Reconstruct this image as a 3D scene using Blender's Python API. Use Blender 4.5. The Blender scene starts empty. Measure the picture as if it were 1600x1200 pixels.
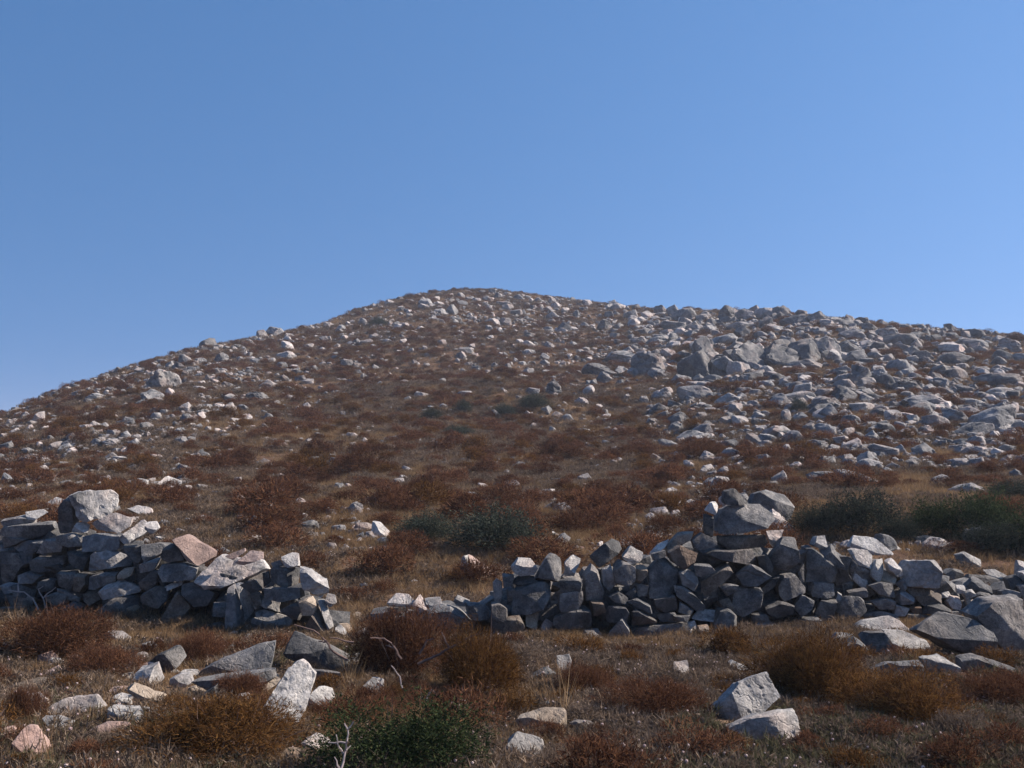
import bpy, bmesh, math, random
import numpy as np
from mathutils import Vector, Matrix, noise as mnoise
random.seed(7); rng = np.random.default_rng(7)
S = bpy.context.scene
C = S.collection
R = math.radians

# ------------------------------------------------------------------ camera, sky, sun
PITCH = R(3.58); FPX = 1600.0; EYE = 1.6
cam = bpy.data.cameras.new('camera'); camo = bpy.data.objects.new('camera', cam); C.objects.link(camo)
cam.sensor_width = 36; cam.lens = 36; cam.clip_start = 0.05; cam.clip_end = 20000
camo.location = (0, 0, EYE); camo.rotation_euler = (R(90) + PITCH, 0, 0)
S.camera = camo
SUN_AZ, SUN_EL = R(80), R(37)            # azimuth from +Y towards +X
sdir = Vector((math.cos(SUN_EL)*math.sin(SUN_AZ), math.cos(SUN_EL)*math.cos(SUN_AZ), math.sin(SUN_EL)))
W = bpy.data.worlds.new('World'); S.world = W; W.use_nodes = True
wn = W.node_tree.nodes; wl = W.node_tree.links
bg = wn['Background']
sky = wn.new('ShaderNodeTexSky'); sky.sky_type = 'NISHITA'; sky.sun_disc = False
sky.sun_elevation = SUN_EL; sky.sun_rotation = SUN_AZ
sky.altitude = 200; sky.air_density = 1.0; sky.dust_density = 0.15; sky.ozone_density = 3.6
# the air of a hot clear afternoon: deeper and bluer overhead than the model's
SKY = 0.0725
tc = wn.new('ShaderNodeTexCoord'); va = wn.new('ShaderNodeVectorMath'); va.operation = 'ADD'; va.inputs[1].default_value = (0, 0, .46)
vn = wn.new('ShaderNodeVectorMath'); vn.operation = 'NORMALIZE'; wl.new(tc.outputs['Generated'], va.inputs[0]); wl.new(va.outputs[0], vn.inputs[0]); wl.new(vn.outputs[0], sky.inputs['Vector'])
sep = wn.new('ShaderNodeSeparateColor'); cmb = wn.new('ShaderNodeCombineColor'); wl.new(sky.outputs[0], sep.inputs[0])
for i, (ref, gain, pw) in enumerate(((2.31, 3.5, 1.5), (3.52, 5.15, 1.2), (5.29, 7.6, 1.05))):
    d_ = wn.new('ShaderNodeMath'); d_.operation = 'DIVIDE'; wl.new(sep.outputs[i], d_.inputs[0]); d_.inputs[1].default_value = ref
    m_ = wn.new('ShaderNodeMath'); m_.operation = 'MINIMUM'; wl.new(d_.outputs[0], m_.inputs[0]); m_.inputs[1].default_value = 3.0
    p_ = wn.new('ShaderNodeMath'); p_.operation = 'POWER'; wl.new(m_.outputs[0], p_.inputs[0]); p_.inputs[1].default_value = pw
    g_ = wn.new('ShaderNodeMath'); g_.operation = 'MULTIPLY'; wl.new(p_.outputs[0], g_.inputs[0]); g_.inputs[1].default_value = gain*1.05
    wl.new(g_.outputs[0], cmb.inputs[i])
wl.new(cmb.outputs[0], bg.inputs[0]); bg.inputs[1].default_value = SKY
sl = bpy.data.lights.new('sun', 'SUN'); sl.energy = 5.0; sl.angle = R(0.53); sl.color = (1.0, 0.90, 0.80)
so = bpy.data.objects.new('sun', sl); C.objects.link(so)
so.rotation_euler = sdir.to_track_quat('Z', 'Y').to_euler(); so.location = (40, 30, 60)
S.view_settings.view_transform = 'Standard'; S.view_settings.look = 'None'
S.view_settings.exposure = 0.9; S.view_settings.gamma = 1; S.view_settings.use_curve_mapping = False

# ------------------------------------------------------------------ helpers
def tag(o, label=None, cat=None, group=None, kind=None):
    if label: o['label'] = label
    if cat: o['category'] = cat
    if group: o['group'] = group
    if kind: o['kind'] = kind
    return o
def link(name, me, mat=None, parent=None):
    o = bpy.data.objects.new(name, me); C.objects.link(o)
    if mat and me is not None and len(me.materials) == 0: me.materials.append(mat)
    if parent: o.parent = parent
    return o
def hash2(ix, iy, s):
    n = (ix*374761393 + iy*668265263 + s*1274126177) & 0xffffffff
    n = ((n ^ (n >> 13))*1274126177) & 0xffffffff
    return ((n ^ (n >> 16)) & 0xffffff)/float(0xffffff)
def vnoise(x, y, s=0):
    x = np.asarray(x, float); y = np.asarray(y, float)
    fx = np.floor(x); fy = np.floor(y); ix = fx.astype(np.int64); iy = fy.astype(np.int64)
    u = x-fx; v = y-fy; u = u*u*(3-2*u); v = v*v*(3-2*v)
    a = hash2(ix, iy, s); b = hash2(ix+1, iy, s); c = hash2(ix, iy+1, s); d = hash2(ix+1, iy+1, s)
    return (a*(1-u)+b*u)*(1-v)+(c*(1-u)+d*u)*v*1.0
def fbm(x, y, s=0, o=4):
    t = 0; a = 1; n = 0
    for k in range(o):
        t = t+a*(vnoise(x*2**k+17.3*k, y*2**k-9.1*k, s+k)-.5); n += a; a *= .5
    return t/n*2

# ------------------------------------------------------------------ terrain height
SX = np.array([-500,-200,0,100,200,300,400,500,560,640,680,770,850,950,1000,1060,1130,1200,1280,1400,1500,1600,1800,2100.])
SR = np.array([730,690,653,610,577,547,529,506,484,463,455,452,462,475,481,487,487,489,495,508,519,526,545,570.])
CX = np.array([-500,0,300,560,750,950,1100,1300,1600,2100.])
CD = np.array([60,72,100,130,150,140,118,98,85,80.])
ND = np.array([0.,3,4,5,6.5,8,10,12,14,16.])
NR = np.array([0,0,1340,1212,1112,1052,995,950,908,876.])
NZ = np.array([0.]*10)
for i, d in enumerate(ND):
    NZ[i] = -1.6 if d < 4 else -(NR[i]-700)/1600*d
def height(x, y):
    x = np.asarray(x, float); y = np.asarray(y, float)
    rho = np.sqrt(x*x+y*y)+1e-9; az = np.arctan2(x, y)
    azc = np.clip(az, -R(48), R(48)); u = np.tan(azc); d = rho*np.cos(azc)
    px = 800+u*1600
    s = np.interp(px, SX, SR); c = np.interp(px, CX, CD)
    znear = np.interp(d, ND, NZ)
    g = np.clip((d-6)/(c-6), 0.0, 1)
    row = 1020+(s-1020)*g**0.40
    # profile through the slope; the exponent eases the foot into the flat
    row = np.where(g > 0, row, 1020)
    zf = -(row-700)/1600*np.minimum(d, c)
    te = (700-s)/1600; xx = np.maximum(d-c, 0)
    zf = zf+te*xx-xx*xx*0.0035
    w = np.clip((d-11)/10, 0, 1); w = w*w*(3-2*w)
    z = znear*(1-w)+zf*w
    z = np.maximum(z, -30-0.002*rho)
    # relief
    z = z+fbm(x*.9, y*.9, 3, 4)*0.10*np.clip(rho/5, .2, 1)
    far = np.clip((rho-14)/40, 0, 1)*np.clip(1-(d-c)/20, 0, 1)
    z = z+fbm(x*.12, y*.12, 11, 4)*0.9*far*np.clip((c*1.0-d)/30, .25, 1)
    back = np.clip((np.abs(az)-R(60))/R(60), 0, 1)
    zb = -1.6+fbm(x*.1, y*.1, 5, 3)*.3
    z = z*(1-back)+zb*back
    return z+EYE
def ray(px, py):
    x = (np.asarray(px, float)-800)/FPX; u = -(np.asarray(py, float)-600)/FPX
    return np.stack([x, math.cos(PITCH)-u*math.sin(PITCH), math.sin(PITCH)+u*math.cos(PITCH)], -1)
STEPS = np.concatenate([np.arange(3, 20, .04), np.arange(20, 60, .15), np.arange(60, 170, .5)])
def ground(px, py):
    """where the line of sight through a picture point meets the ground"""
    r = ray(px, py); r = r/r[1]
    P = STEPS[:, None]*r[None, :]
    below = P[:, 2]+EYE < height(P[:, 0], P[:, 1])
    i = int(np.argmax(below)) if below.any() else None
    if i is None: return None
    return (float(P[i, 0]), float(P[i, 1]), float(P[i, 2]+EYE))
def at(px, py, D):
    r = ray(px, py); r = r/r[1]*D
    return Vector((r[0], r[1], r[2]+EYE))

# ------------------------------------------------------------------ materials
def newmat(name):
    m = bpy.data.materials.new(name); m.use_nodes = True
    nt = m.node_tree; nt.nodes.clear()
    return m, nt, nt.nodes, nt.links
def N(nt, t, **kw):
    n = nt.nodes.new(t)
    for k, v in kw.items():
        if k.startswith('i_'):
            n.inputs[k[2:].replace('_', ' ')].default_value = v
        else: setattr(n, k, v)
    return n
def ramp(nt, fac, stops):
    r = nt.nodes.new('ShaderNodeValToRGB'); e = r.color_ramp.elements
    while len(e) < len(stops): e.new(.5)
    for i, (p, c) in enumerate(stops):
        e[i].position = p; e[i].color = (*c, 1) if len(c) == 3 else c
    nt.links.new(fac, r.inputs[0]); return r
def mixc(nt, fac, a, b, mode='MIX'):
    m = nt.nodes.new('ShaderNodeMix'); m.data_type = 'RGBA'; m.blend_type = mode
    L = nt.links
    if isinstance(fac, (int, float)): m.inputs[0].default_value = fac
    else: L.new(fac, m.inputs[0])
    for s, v in ((6, a), (7, b)):
        if isinstance(v, tuple): m.inputs[s].default_value = (*v, 1)
        else: L.new(v, m.inputs[s])
    return m.outputs[2]
def rock_mat(name, dark, mid, light, warm, warmth=.5, sc=1.0, lich=.5):
    m, nt, n, L = newmat(name)
    geo = N(nt, 'ShaderNodeNewGeometry'); oi = N(nt, 'ShaderNodeObjectInfo')
    add = N(nt, 'ShaderNodeVectorMath', operation='ADD'); L.new(geo.outputs['Position'], add.inputs[0])
    mul = N(nt, 'ShaderNodeMath', operation='MULTIPLY', i_Value=1); L.new(oi.outputs['Random'], mul.inputs[0]); mul.inputs[1].default_value = 37
    L.new(mul.outputs[0], add.inputs[1])
    P = add.outputs[0]
    def nz(scale, det=6, rough=.6, dist=0.):
        t = N(nt, 'ShaderNodeTexNoise', i_Scale=scale*sc, i_Detail=det, i_Roughness=rough, i_Distortion=dist); L.new(P, t.inputs['Vector']); return t.outputs['Fac']
    a = nz(3.2, 8, .68, .4); b = nz(1.3, 4, .6); c = nz(19, 5, .7); f = nz(60, 3, .7)
    base = ramp(nt, a, [(.30, dark), (.46, mid), (.62, light)]).outputs[0]
    wf = ramp(nt, b, [(.5, (0, 0, 0)), (.66, (1, 1, 1))]).outputs[0]
    wm = N(nt, 'ShaderNodeMath', operation='MULTIPLY'); L.new(wf, wm.inputs[0]); wm.inputs[1].default_value = warmth
    base = mixc(nt, wm.outputs[0], base, warm)
    lf = ramp(nt, c, [(.50, (0, 0, 0)), (.62, (1, 1, 1))]).outputs[0]
    lm = N(nt, 'ShaderNodeMath', operation='MULTIPLY'); L.new(lf, lm.inputs[0]); lm.inputs[1].default_value = lich
    base = mixc(nt, lm.outputs[0], base, dark)
    ff = ramp(nt, f, [(.35, (.72, .72, .72)), (.65, (1.18, 1.18, 1.18))]).outputs[0]
    base = mixc(nt, 1.0, base, ff, 'MULTIPLY')
    mr = N(nt, 'ShaderNodeMapRange'); L.new(oi.outputs['Random'], mr.inputs[0]); mr.inputs[3].default_value = .62; mr.inputs[4].default_value = 1.35
    base = mixc(nt, 1.0, base, mr.outputs[0], 'MULTIPLY')
    vo = N(nt, 'ShaderNodeTexVoronoi', feature='DISTANCE_TO_EDGE', i_Scale=3.1*sc); 
    wob = N(nt, 'ShaderNodeTexNoise', i_Scale=5*sc, i_Detail=4); L.new(P, wob.inputs['Vector'])
    wv = N(nt, 'ShaderNodeVectorMath', operation='MULTIPLY_ADD'); L.new(wob.outputs['Color'], wv.inputs[0]); wv.inputs[1].default_value = (.5, .5, .5); L.new(P, wv.inputs[2])
    L.new(wv.outputs[0], vo.inputs['Vector'])
    cr = ramp(nt, vo.outputs['Distance'], [(0, (0, 0, 0)), (.035, (1, 1, 1))]).outputs[0]
    h1 = N(nt, 'ShaderNodeMath', operation='MULTIPLY_ADD'); L.new(a, h1.inputs[0]); h1.inputs[1].default_value = 1.2
    h2 = N(nt, 'ShaderNodeMath', operation='MULTIPLY'); L.new(c, h2.inputs[0]); h2.inputs[1].default_value = .35; L.new(h2.outputs[0], h1.inputs[2])
    h3 = N(nt, 'ShaderNodeMath', operation='MULTIPLY_ADD'); L.new(cr, h3.inputs[0]); h3.inputs[1].default_value = .12; L.new(h1.outputs[0], h3.inputs[2])
    h4 = N(nt, 'ShaderNodeMath', operation='MULTIPLY_ADD'); L.new(f, h4.inputs[0]); h4.inputs[1].default_value = .08; L.new(h3.outputs[0], h4.inputs[2])
    bp = N(nt, 'ShaderNodeBump', i_Strength=.6, i_Distance=.07/sc); L.new(h4.outputs[0], bp.inputs['Height'])
    bs = N(nt, 'ShaderNodeBsdfPrincipled', i_Roughness=.9); L.new(base, bs.inputs['Base Color']); L.new(bp.outputs[0], bs.inputs['Normal'])
    bs.inputs['Specular IOR Level'].default_value = .2
    o = N(nt, 'ShaderNodeOutputMaterial'); L.new(bs.outputs[0], o.inputs[0])
    return m
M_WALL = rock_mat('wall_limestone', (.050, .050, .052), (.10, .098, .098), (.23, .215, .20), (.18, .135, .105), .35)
M_WARM = rock_mat('rusty_wall_limestone', (.055, .045, .040), (.12, .10, .085), (.24, .205, .17), (.22, .13, .08), .7)
M_PALE = rock_mat('pale_limestone', (.10, .10, .10), (.32, .30, .285), (.48, .45, .415), (.42, .30, .245), .5)
M_PINK = rock_mat('pink_limestone', (.15, .11, .10), (.33, .235, .20), (.41, .31, .265), (.36, .21, .165), .6)
M_TAN = rock_mat('tan_limestone', (.12, .095, .075), (.26, .205, .155), (.36, .30, .24), (.32, .20, .125), .6)
M_FAR = rock_mat('hill_limestone', (.065, .068, .073), (.165, .163, .165), (.33, .305, .285), (.36, .26, .22), .45, .45, .35)
M_FARP = rock_mat('hill_pale_rubble', (.14, .125, .12), (.29, .262, .25), (.43, .385, .355), (.42, .29, .245), .6, .6, .25)

def leaf_mat(name, c1, c2, c3, trans=.25, rnd=.35):
    m, nt, n, L = newmat(name)
    at_ = N(nt, 'ShaderNodeAttribute', attribute_name='tint'); oi = N(nt, 'ShaderNodeObjectInfo')
    col = ramp(nt, at_.outputs['Fac'], [(0, c1), (.5, c2), (1, c3)]).outputs[0]
    mr = N(nt, 'ShaderNodeMapRange'); L.new(oi.outputs['Random'], mr.inputs[0]); mr.inputs[3].default_value = 1-rnd; mr.inputs[4].default_value = 1+rnd
    col = mixc(nt, 1.0, col, mr.outputs[0], 'MULTIPLY')
    d = N(nt, 'ShaderNodeBsdfDiffuse', i_Roughness=.5); t = N(nt, 'ShaderNodeBsdfTranslucent')
    L.new(col, d.inputs[0]); L.new(col, t.inputs[0])
    mx = N(nt, 'ShaderNodeMixShader'); mx.inputs[0].default_value = trans
    L.new(d.outputs[0], mx.inputs[1]); L.new(t.outputs[0], mx.inputs[2])
    o = N(nt, 'ShaderNodeOutputMaterial'); L.new(mx.outputs[0], o.inputs[0]); return m
M_BROWN = leaf_mat('dry_burnet', (.036, .015, .010), (.110, .050, .031), (.23, .115, .060), .3, .28)
M_RUST = leaf_mat('rusty_burnet', (.040, .019, .010), (.115, .055, .023), (.24, .125, .042), .3, .2)
M_GREEN = leaf_mat('dark_green_leaf', (.018, .028, .014), (.046, .064, .030), (.10, .12, .055), .15, .2)
M_NGREEN = leaf_mat('near_dark_green_leaf', (.012, .020, .010), (.030, .044, .020), (.075, .088, .036), .15, .2)
M_DUSK = leaf_mat('grey_green_leaf', (.022, .030, .025), (.052, .062, .047), (.10, .108, .078), .12, .2)
M_GRASS = leaf_mat('dry_grass_blade', (.14, .082, .044), (.25, .158, .086), (.38, .27, .155), .35, .25)
M_HERB = leaf_mat('dry_herb', (.085, .062, .050), (.165, .120, .090), (.27, .205, .150), .22, .35)
M_OLIVE = leaf_mat('olive_herb', (.06, .058, .034), (.11, .10, .058), (.17, .15, .09), .2, .25)
M_FLOWER = leaf_mat('dry_flower_head', (.42, .28, .27), (.52, .40, .37), (.62, .52, .46), .1, .2)
M_TWIG = leaf_mat('bare_twig', (.10, .07, .055), (.16, .11, .095), (.20, .15, .13), 0, .1)
M_PTWIG = leaf_mat('pale_dead_twig', (.30, .24, .22), (.36, .30, .28), (.42, .36, .33), 0, .1)

def soil():
    m, nt, n, L = newmat('dry_soil')
    geo = N(nt, 'ShaderNodeNewGeometry'); P = geo.outputs['Position']
    def nz(scale, det=6, rough=.6):
        t = N(nt, 'ShaderNodeTexNoise', i_Scale=scale, i_Detail=det, i_Roughness=rough); L.new(P, t.inputs['Vector']); return t.outputs['Fac']
    a = nz(.9, 8, .65); b = nz(.16, 5, .6); c = nz(9, 6, .7)
    base = ramp(nt, a, [(.32, (.07, .042, .028)), (.5, (.13, .080, .050)), (.66, (.21, .145, .095))]).outputs[0]
    base = mixc(nt, ramp(nt, b, [(.4, (0, 0, 0)), (.62, (.55, .55, .55))]).outputs[0], base, (.10, .048, .032))
    base = mixc(nt, ramp(nt, c, [(.57, (0, 0, 0)), (.66, (.45, .45, .45))]).outputs[0], base, (.30, .23, .19))
    h = N(nt, 'ShaderNodeMath', operation='MULTIPLY_ADD'); L.new(c, h.inputs[0]); h.inputs[1].default_value = .25; L.new(a, h.inputs[2])
    bp = N(nt, 'ShaderNodeBump', i_Strength=.9, i_Distance=.25); L.new(h.outputs[0], bp.inputs['Height'])
    bs = N(nt, 'ShaderNodeBsdfPrincipled', i_Roughness=1.0); bs.inputs['Specular IOR Level'].default_value = .1
    L.new(base, bs.inputs['Base Color']); L.new(bp.outputs[0], bs.inputs['Normal'])
    o = N(nt, 'ShaderNodeOutputMaterial'); L.new(bs.outputs[0], o.inputs[0]); return m

# ------------------------------------------------------------------ ground sheet
azs = np.concatenate([np.arange(-180, -36, 4), np.arange(-36, 36.01, .22), np.arange(40, 181, 4)])
azs = azs[azs < 180]
rs = [0.0]; r_ = .8
while r_ < 3000: rs.append(r_); r_ *= 1.022 if r_ < 180 else 1.25
rs = np.array(rs)
AZ, RR = np.meshgrid(np.radians(azs), rs)
X = np.sin(AZ)*RR; Y = np.cos(AZ)*RR; Z = height(X, Y); Z[0, :] = height(0, 0)
na, nr = len(azs), len(rs)
co = np.stack([X, Y, Z], -1).reshape(-1, 3)
ii = np.arange(nr-1)[:, None]*na; jj = np.arange(na)[None, :]; j2 = (jj+1) % na
quads = np.stack([ii+jj, ii+na+jj, ii+na+j2, ii+j2], -1).reshape(-1, 4)
quads = quads[:, ::-1]
me = bpy.data.meshes.new('hillside_ground')
me.from_pydata(co.tolist(), [], quads.tolist()); me.polygons.foreach_set('use_smooth', [True]*len(me.polygons))
g_o = link('hillside', me, soil()); tag(g_o, kind='structure')
me.flip_normals() if me.polygons[len(me.polygons)//2].normal.z < 0 else None

# ------------------------------------------------------------------ stones
def hull2(pts):
    pts = sorted(set((float(a), float(b)) for a, b in pts))
    def half(ps):
        h = []
        for p in ps:
            while len(h) >= 2 and (h[-1][0]-h[-2][0])*(p[1]-h[-2][1])-(h[-1][1]-h[-2][1])*(p[0]-h[-2][0]) <= 0: h.pop()
            h.append(p)
        return h[:-1]
    return half(pts)+half(pts[::-1])
def cut_mesh(planes, size, target, amp, freq, rough, rnd, name, soften=.22):
    """a block of stone: half-spaces cut from a cube, then weathered"""
    bm = bmesh.new(); bmesh.ops.create_cube(bm, size=size*4)
    for co_, no in planes:
        g = bm.verts[:]+bm.edges[:]+bm.faces[:]
        r = bmesh.ops.bisect_plane(bm, geom=g, dist=1e-5, plane_co=co_, plane_no=no, clear_outer=True)
        ed = [e for e in r['geom_cut'] if isinstance(e, bmesh.types.BMEdge)]
        if ed: bmesh.ops.holes_fill(bm, edges=ed, sides=0)
        if not bm.verts: break
    if len(bm.verts) < 4: bm.free(); return None
    bmesh.ops.remove_doubles(bm, verts=bm.verts, dist=target*.1)
    bmesh.ops.triangulate(bm, faces=bm.faces)
    for k in range(6):
        ed = [e for e in bm.edges if e.calc_length() > target*1.4]
        if not ed or len(bm.verts) > 3500: break
        bmesh.ops.subdivide_edges(bm, edges=ed, cuts=1, use_grid_fill=False)
        bmesh.ops.triangulate(bm, faces=[f for f in bm.faces if len(f.verts) > 3])
    if soften: bmesh.ops.smooth_vert(bm, verts=bm.verts, factor=soften, use_axis_x=True, use_axis_y=True, use_axis_z=True)
    bm.normal_update()
    off = Vector((rnd.uniform(0, 50), rnd.uniform(0, 50), rnd.uniform(0, 50)))
    mv = []
    tilt = Matrix.Rotation(rnd.uniform(-.9, .9), 3, 'Y')
    for v in bm.verts:
        p = v.co*freq+off
        d = mnoise.noise(p*.6)*.7+mnoise.noise(p*1.9)*.4+mnoise.noise(p*4.3)*.3
        if rough:
            q = tilt @ v.co*freq+off; q = Vector((q.x*.7, q.y*.7, q.z*2.6))
            d -= rough*max(0, 1-abs(mnoise.noise(q))*5)*.8+rough*max(0, 1-abs(mnoise.noise(p*2.1+off))*6)*.2
        mv.append(v.normal*d*amp)
    for v, d in zip(bm.verts, mv): v.co += d
    me = bpy.data.meshes.new(name); bm.to_mesh(me); bm.free()
    me.polygons.foreach_set('use_smooth', [True]*len(me.polygons))
    me.set_sharp_from_angle(angle=R(28))
    return me
def outline_planes(P2, F, theta, T, rnd, loose=.22):
    """P2: outline (x right, z up) in metres about the stone's middle"""
    pl = []; n = len(P2)
    for i in range(n):
        a = P2[i]; b = P2[(i+1) % n]; ex, ez = b[0]-a[0], b[1]-a[1]; l = math.hypot(ex, ez)
        if l < 1e-4: continue
        nx, nz = ez/l, -ex/l
        t = rnd.uniform(-loose, loose)
        pl.append((Vector(((a[0]+b[0])/2, 0, (a[1]+b[1])/2)), Vector((nx, t, nz)).normalized()))
    fx, fz = rnd.uniform(-.16, .10), rnd.uniform(-.22, .06)
    pl.append((Vector((0, -T/2, 0)), Vector((fx, -1, fz)).normalized()))
    pl.append((Vector((0, T/2, 0)), Vector((rnd.uniform(-.2, .2), 1, rnd.uniform(-.2, .2))).normalized()))
    if .001 < F < .3: F = min(.34, F*1.5+.03)
    k_ = rnd.uniform(-.12, .12)*T; fa = rnd.uniform(0, 6.28); fp = rnd.uniform(.22, .55)      # a second break across the face
    pl.append((Vector((0, -T/2+abs(k_)*.3, 0)), Vector((math.cos(fa)*math.sin(fp), -math.cos(fp), math.sin(fa)*math.sin(fp)-.05))))
    if rnd.random() < .6 and F < .5:
        tw = rnd.uniform(.06, .18); zs_ = max(p[1] for p in P2); tt = rnd.uniform(55, 125)
        c, s_ = math.cos(R(tt)), math.sin(R(tt)); pr = [p[0]*c+p[1]*s_ for p in P2]; k2 = max(pr)-tw*(max(pr)-min(pr))
        pl.append((Vector((c*k2, -T/2, s_*k2)), Vector((c*.86, -.5, s_*.86))))
    if F > 0:
        th = R(theta); c, s = math.cos(th), math.sin(th)
        pr = [p[0]*c+p[1]*s for p in P2]; hi, lo = max(pr), min(pr); ext = (hi-lo)
        ph = min(R(62), math.atan(.85*T/(F*ext+1e-6)))
        k = hi-F*ext
        pl.append((Vector((c*k, -T/2, s*k)), Vector((c*math.sin(ph), -math.cos(ph), s*math.sin(ph)))))
    # small knocked-off corners
    rad = max(math.hypot(*p) for p in P2)
    for _ in range(2):
        v = Vector((rnd.uniform(-1, 1), rnd.uniform(-1, .2), rnd.uniform(-1, 1))).normalized()
        pl.append((v*rad*rnd.uniform(.82, .95), v))
    return pl
def traced_stone(name, pts, D, F, th, mat, parent=None, thick=None, rough=0, rnd=random, target=None):
    h = hull2(pts)
    cx = sum(p[0] for p in h)/len(h); cy = sum(p[1] for p in h)/len(h)
    c = at(cx, cy, D); k = D/FPX
    P2 = hull2([((p[0]-cx)*k, -(p[1]-cy)*k) for p in h])
    w = max(p[0] for p in P2)-min(p[0] for p in P2); hh = max(p[1] for p in P2)-min(p[1] for p in P2)
    m_ = min(w, hh); T = thick or max(.75*m_, .5*(w+hh)/2)*rnd.uniform(.9, 1.2)
    if F > .5: T = max(T, .85*F*m_)
    if target is None: target = max(.035*D/10, .0)
    me = cut_mesh(outline_planes(P2, F, th, T, rnd), max(w, hh, T), max(target, max(w, hh)/30), min(.08*m_, .022*D/10)*(1+.5*rough), 5.0*10/D, rough, rnd, 'stone')
    if me is None: return None
    o = link(name, me, mat, parent); o.location = c+Vector((0, T*.35, 0))
    return o
def parse(batch, ox, oy, sc, text):
    out = []
    for ln in text.strip().split('\n'):
        ln = ln.strip()
        if not ln: continue
        f = [q.strip() for q in ln.split('|')]
        v = [float(q) for q in f[0].replace(',', ' ').split()]
        pts = [(ox+v[i]/sc, oy+v[i+1]/sc) for i in range(0, len(v), 2)]
        out.append((pts, f[1:]))
    return out

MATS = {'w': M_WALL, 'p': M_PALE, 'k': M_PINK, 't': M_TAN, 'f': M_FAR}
# each line: outline | share of the face that leans into the light | its direction | stone kind | r = rough
LEFT_A = '''
0 290 140 262 200 290 200 315 20 330|.15 90 p
150 240 240 222 290 245 215 290 180 285|.8 80 p
20 335 200 310 320 300 340 345 250 395 110 405 0 375|.1 90 w
385 185 430 130 460 150 470 300 430 370 360 380 355 320|.06 60 w r
425 130 520 110 655 100 697 128 695 225 650 285 520 305 470 270 440 190|.88 30 p r
430 370 470 310 515 305 550 330 540 372|.7 60 p
355 390 430 375 510 395 505 455 420 465 365 445|.4 20 p
545 320 700 240 810 280 800 330 740 370 600 350|.9 80 p r
740 400 830 310 880 300 925 350 860 370 790 450 755 435|.75 50 p r
900 310 970 300 990 340 940 380 900 350|.7 60 p
510 400 640 370 760 390 740 430 760 470 520 480|.1 90 w
0 400 120 390 180 410 90 450 0 470|.1 90 w
60 465 150 420 290 410 280 450 210 500 110 490|.1 90 w
200 500 290 410 360 400 400 450 390 490 250 510|.1 90 w
0 450 45 470 50 485 0 490|.8 60 p
0 500 110 510 150 580 90 660 0 700|0 90 w
190 560 220 520 390 520 400 560 330 610 270 625 200 610|.06 90 w
400 490 570 495 555 560 540 600 440 570 410 530|.15 90 w
555 520 580 500 690 478 760 510 805 550 800 580 650 600 560 615 550 580|.28 15 w
760 450 870 450 905 520 860 570 800 520|0 90 w
860 450 950 440 1060 460 1010 500 900 560 880 490|.7 90 w
1010 470 1060 440 1120 460 1160 550 1060 560 990 530|0 90 w
1070 420 1145 385 1310 490 1300 540 1240 580 1160 550 1120 460|.9 35 k
100 640 160 615 280 630 210 690 110 690|.1 90 w
350 620 470 615 490 660 440 740 360 700|.05 90 w
470 620 540 630 540 700 490 750 440 740|0 90 w
540 650 640 620 730 620 730 680 620 720 540 730|.08 90 w
720 640 760 595 825 590 815 640 760 665 725 665|.8 70 t
860 570 960 540 1000 520 960 600 870 620|.2 90 w
880 680 960 610 1000 610 990 680 930 735 880 720|0 90 w
1000 570 1140 560 1230 590 1210 660 1010 675 980 620|.05 90 w
605 740 680 680 760 670 880 720 870 745 740 770 655 795|.2 100 w
230 690 290 655 350 665 340 720 270 740 220 720|.1 90 w
290 770 350 740 430 760 400 820 330 830 290 800|.05 90 w
515 750 610 735 640 790 560 830 515 800|0 90 w
600 860 700 775 830 762 920 860 960 940 700 930|.08 90 w
880 760 960 710 1050 720 1040 790 980 850 900 820|0 90 w
1000 720 1060 690 1140 675 1130 700 1030 740|.8 80 p
1130 700 1210 680 1270 740 1350 760 1320 810 1200 830 1140 770|.05 90 w
990 940 1090 740 1150 790 1185 850 1110 940 1010 970|.12 120 w
410 830 460 800 520 830 500 870 440 860|.1 60 w
0 700 50 680 120 690 110 730 30 750|.2 90 w
350 720 440 740 510 770 500 800 420 790|0 90 w
790 840 850 820 870 840 830 880 795 870|.7 60 t
40 760 130 750 220 780 200 830 60 830|.1 90 w
120 480 200 500 190 560 150 590 110 520|0 90 w
60 700 140 690 220 730 200 780 80 760|.05 90 w
640 790 760 770 800 790 700 840 620 850|.05 90 w
300 850 420 830 500 880 470 930 320 920|.05 90 w
0 840 100 830 200 850 180 920 0 920|.05 90 w'''
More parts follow.
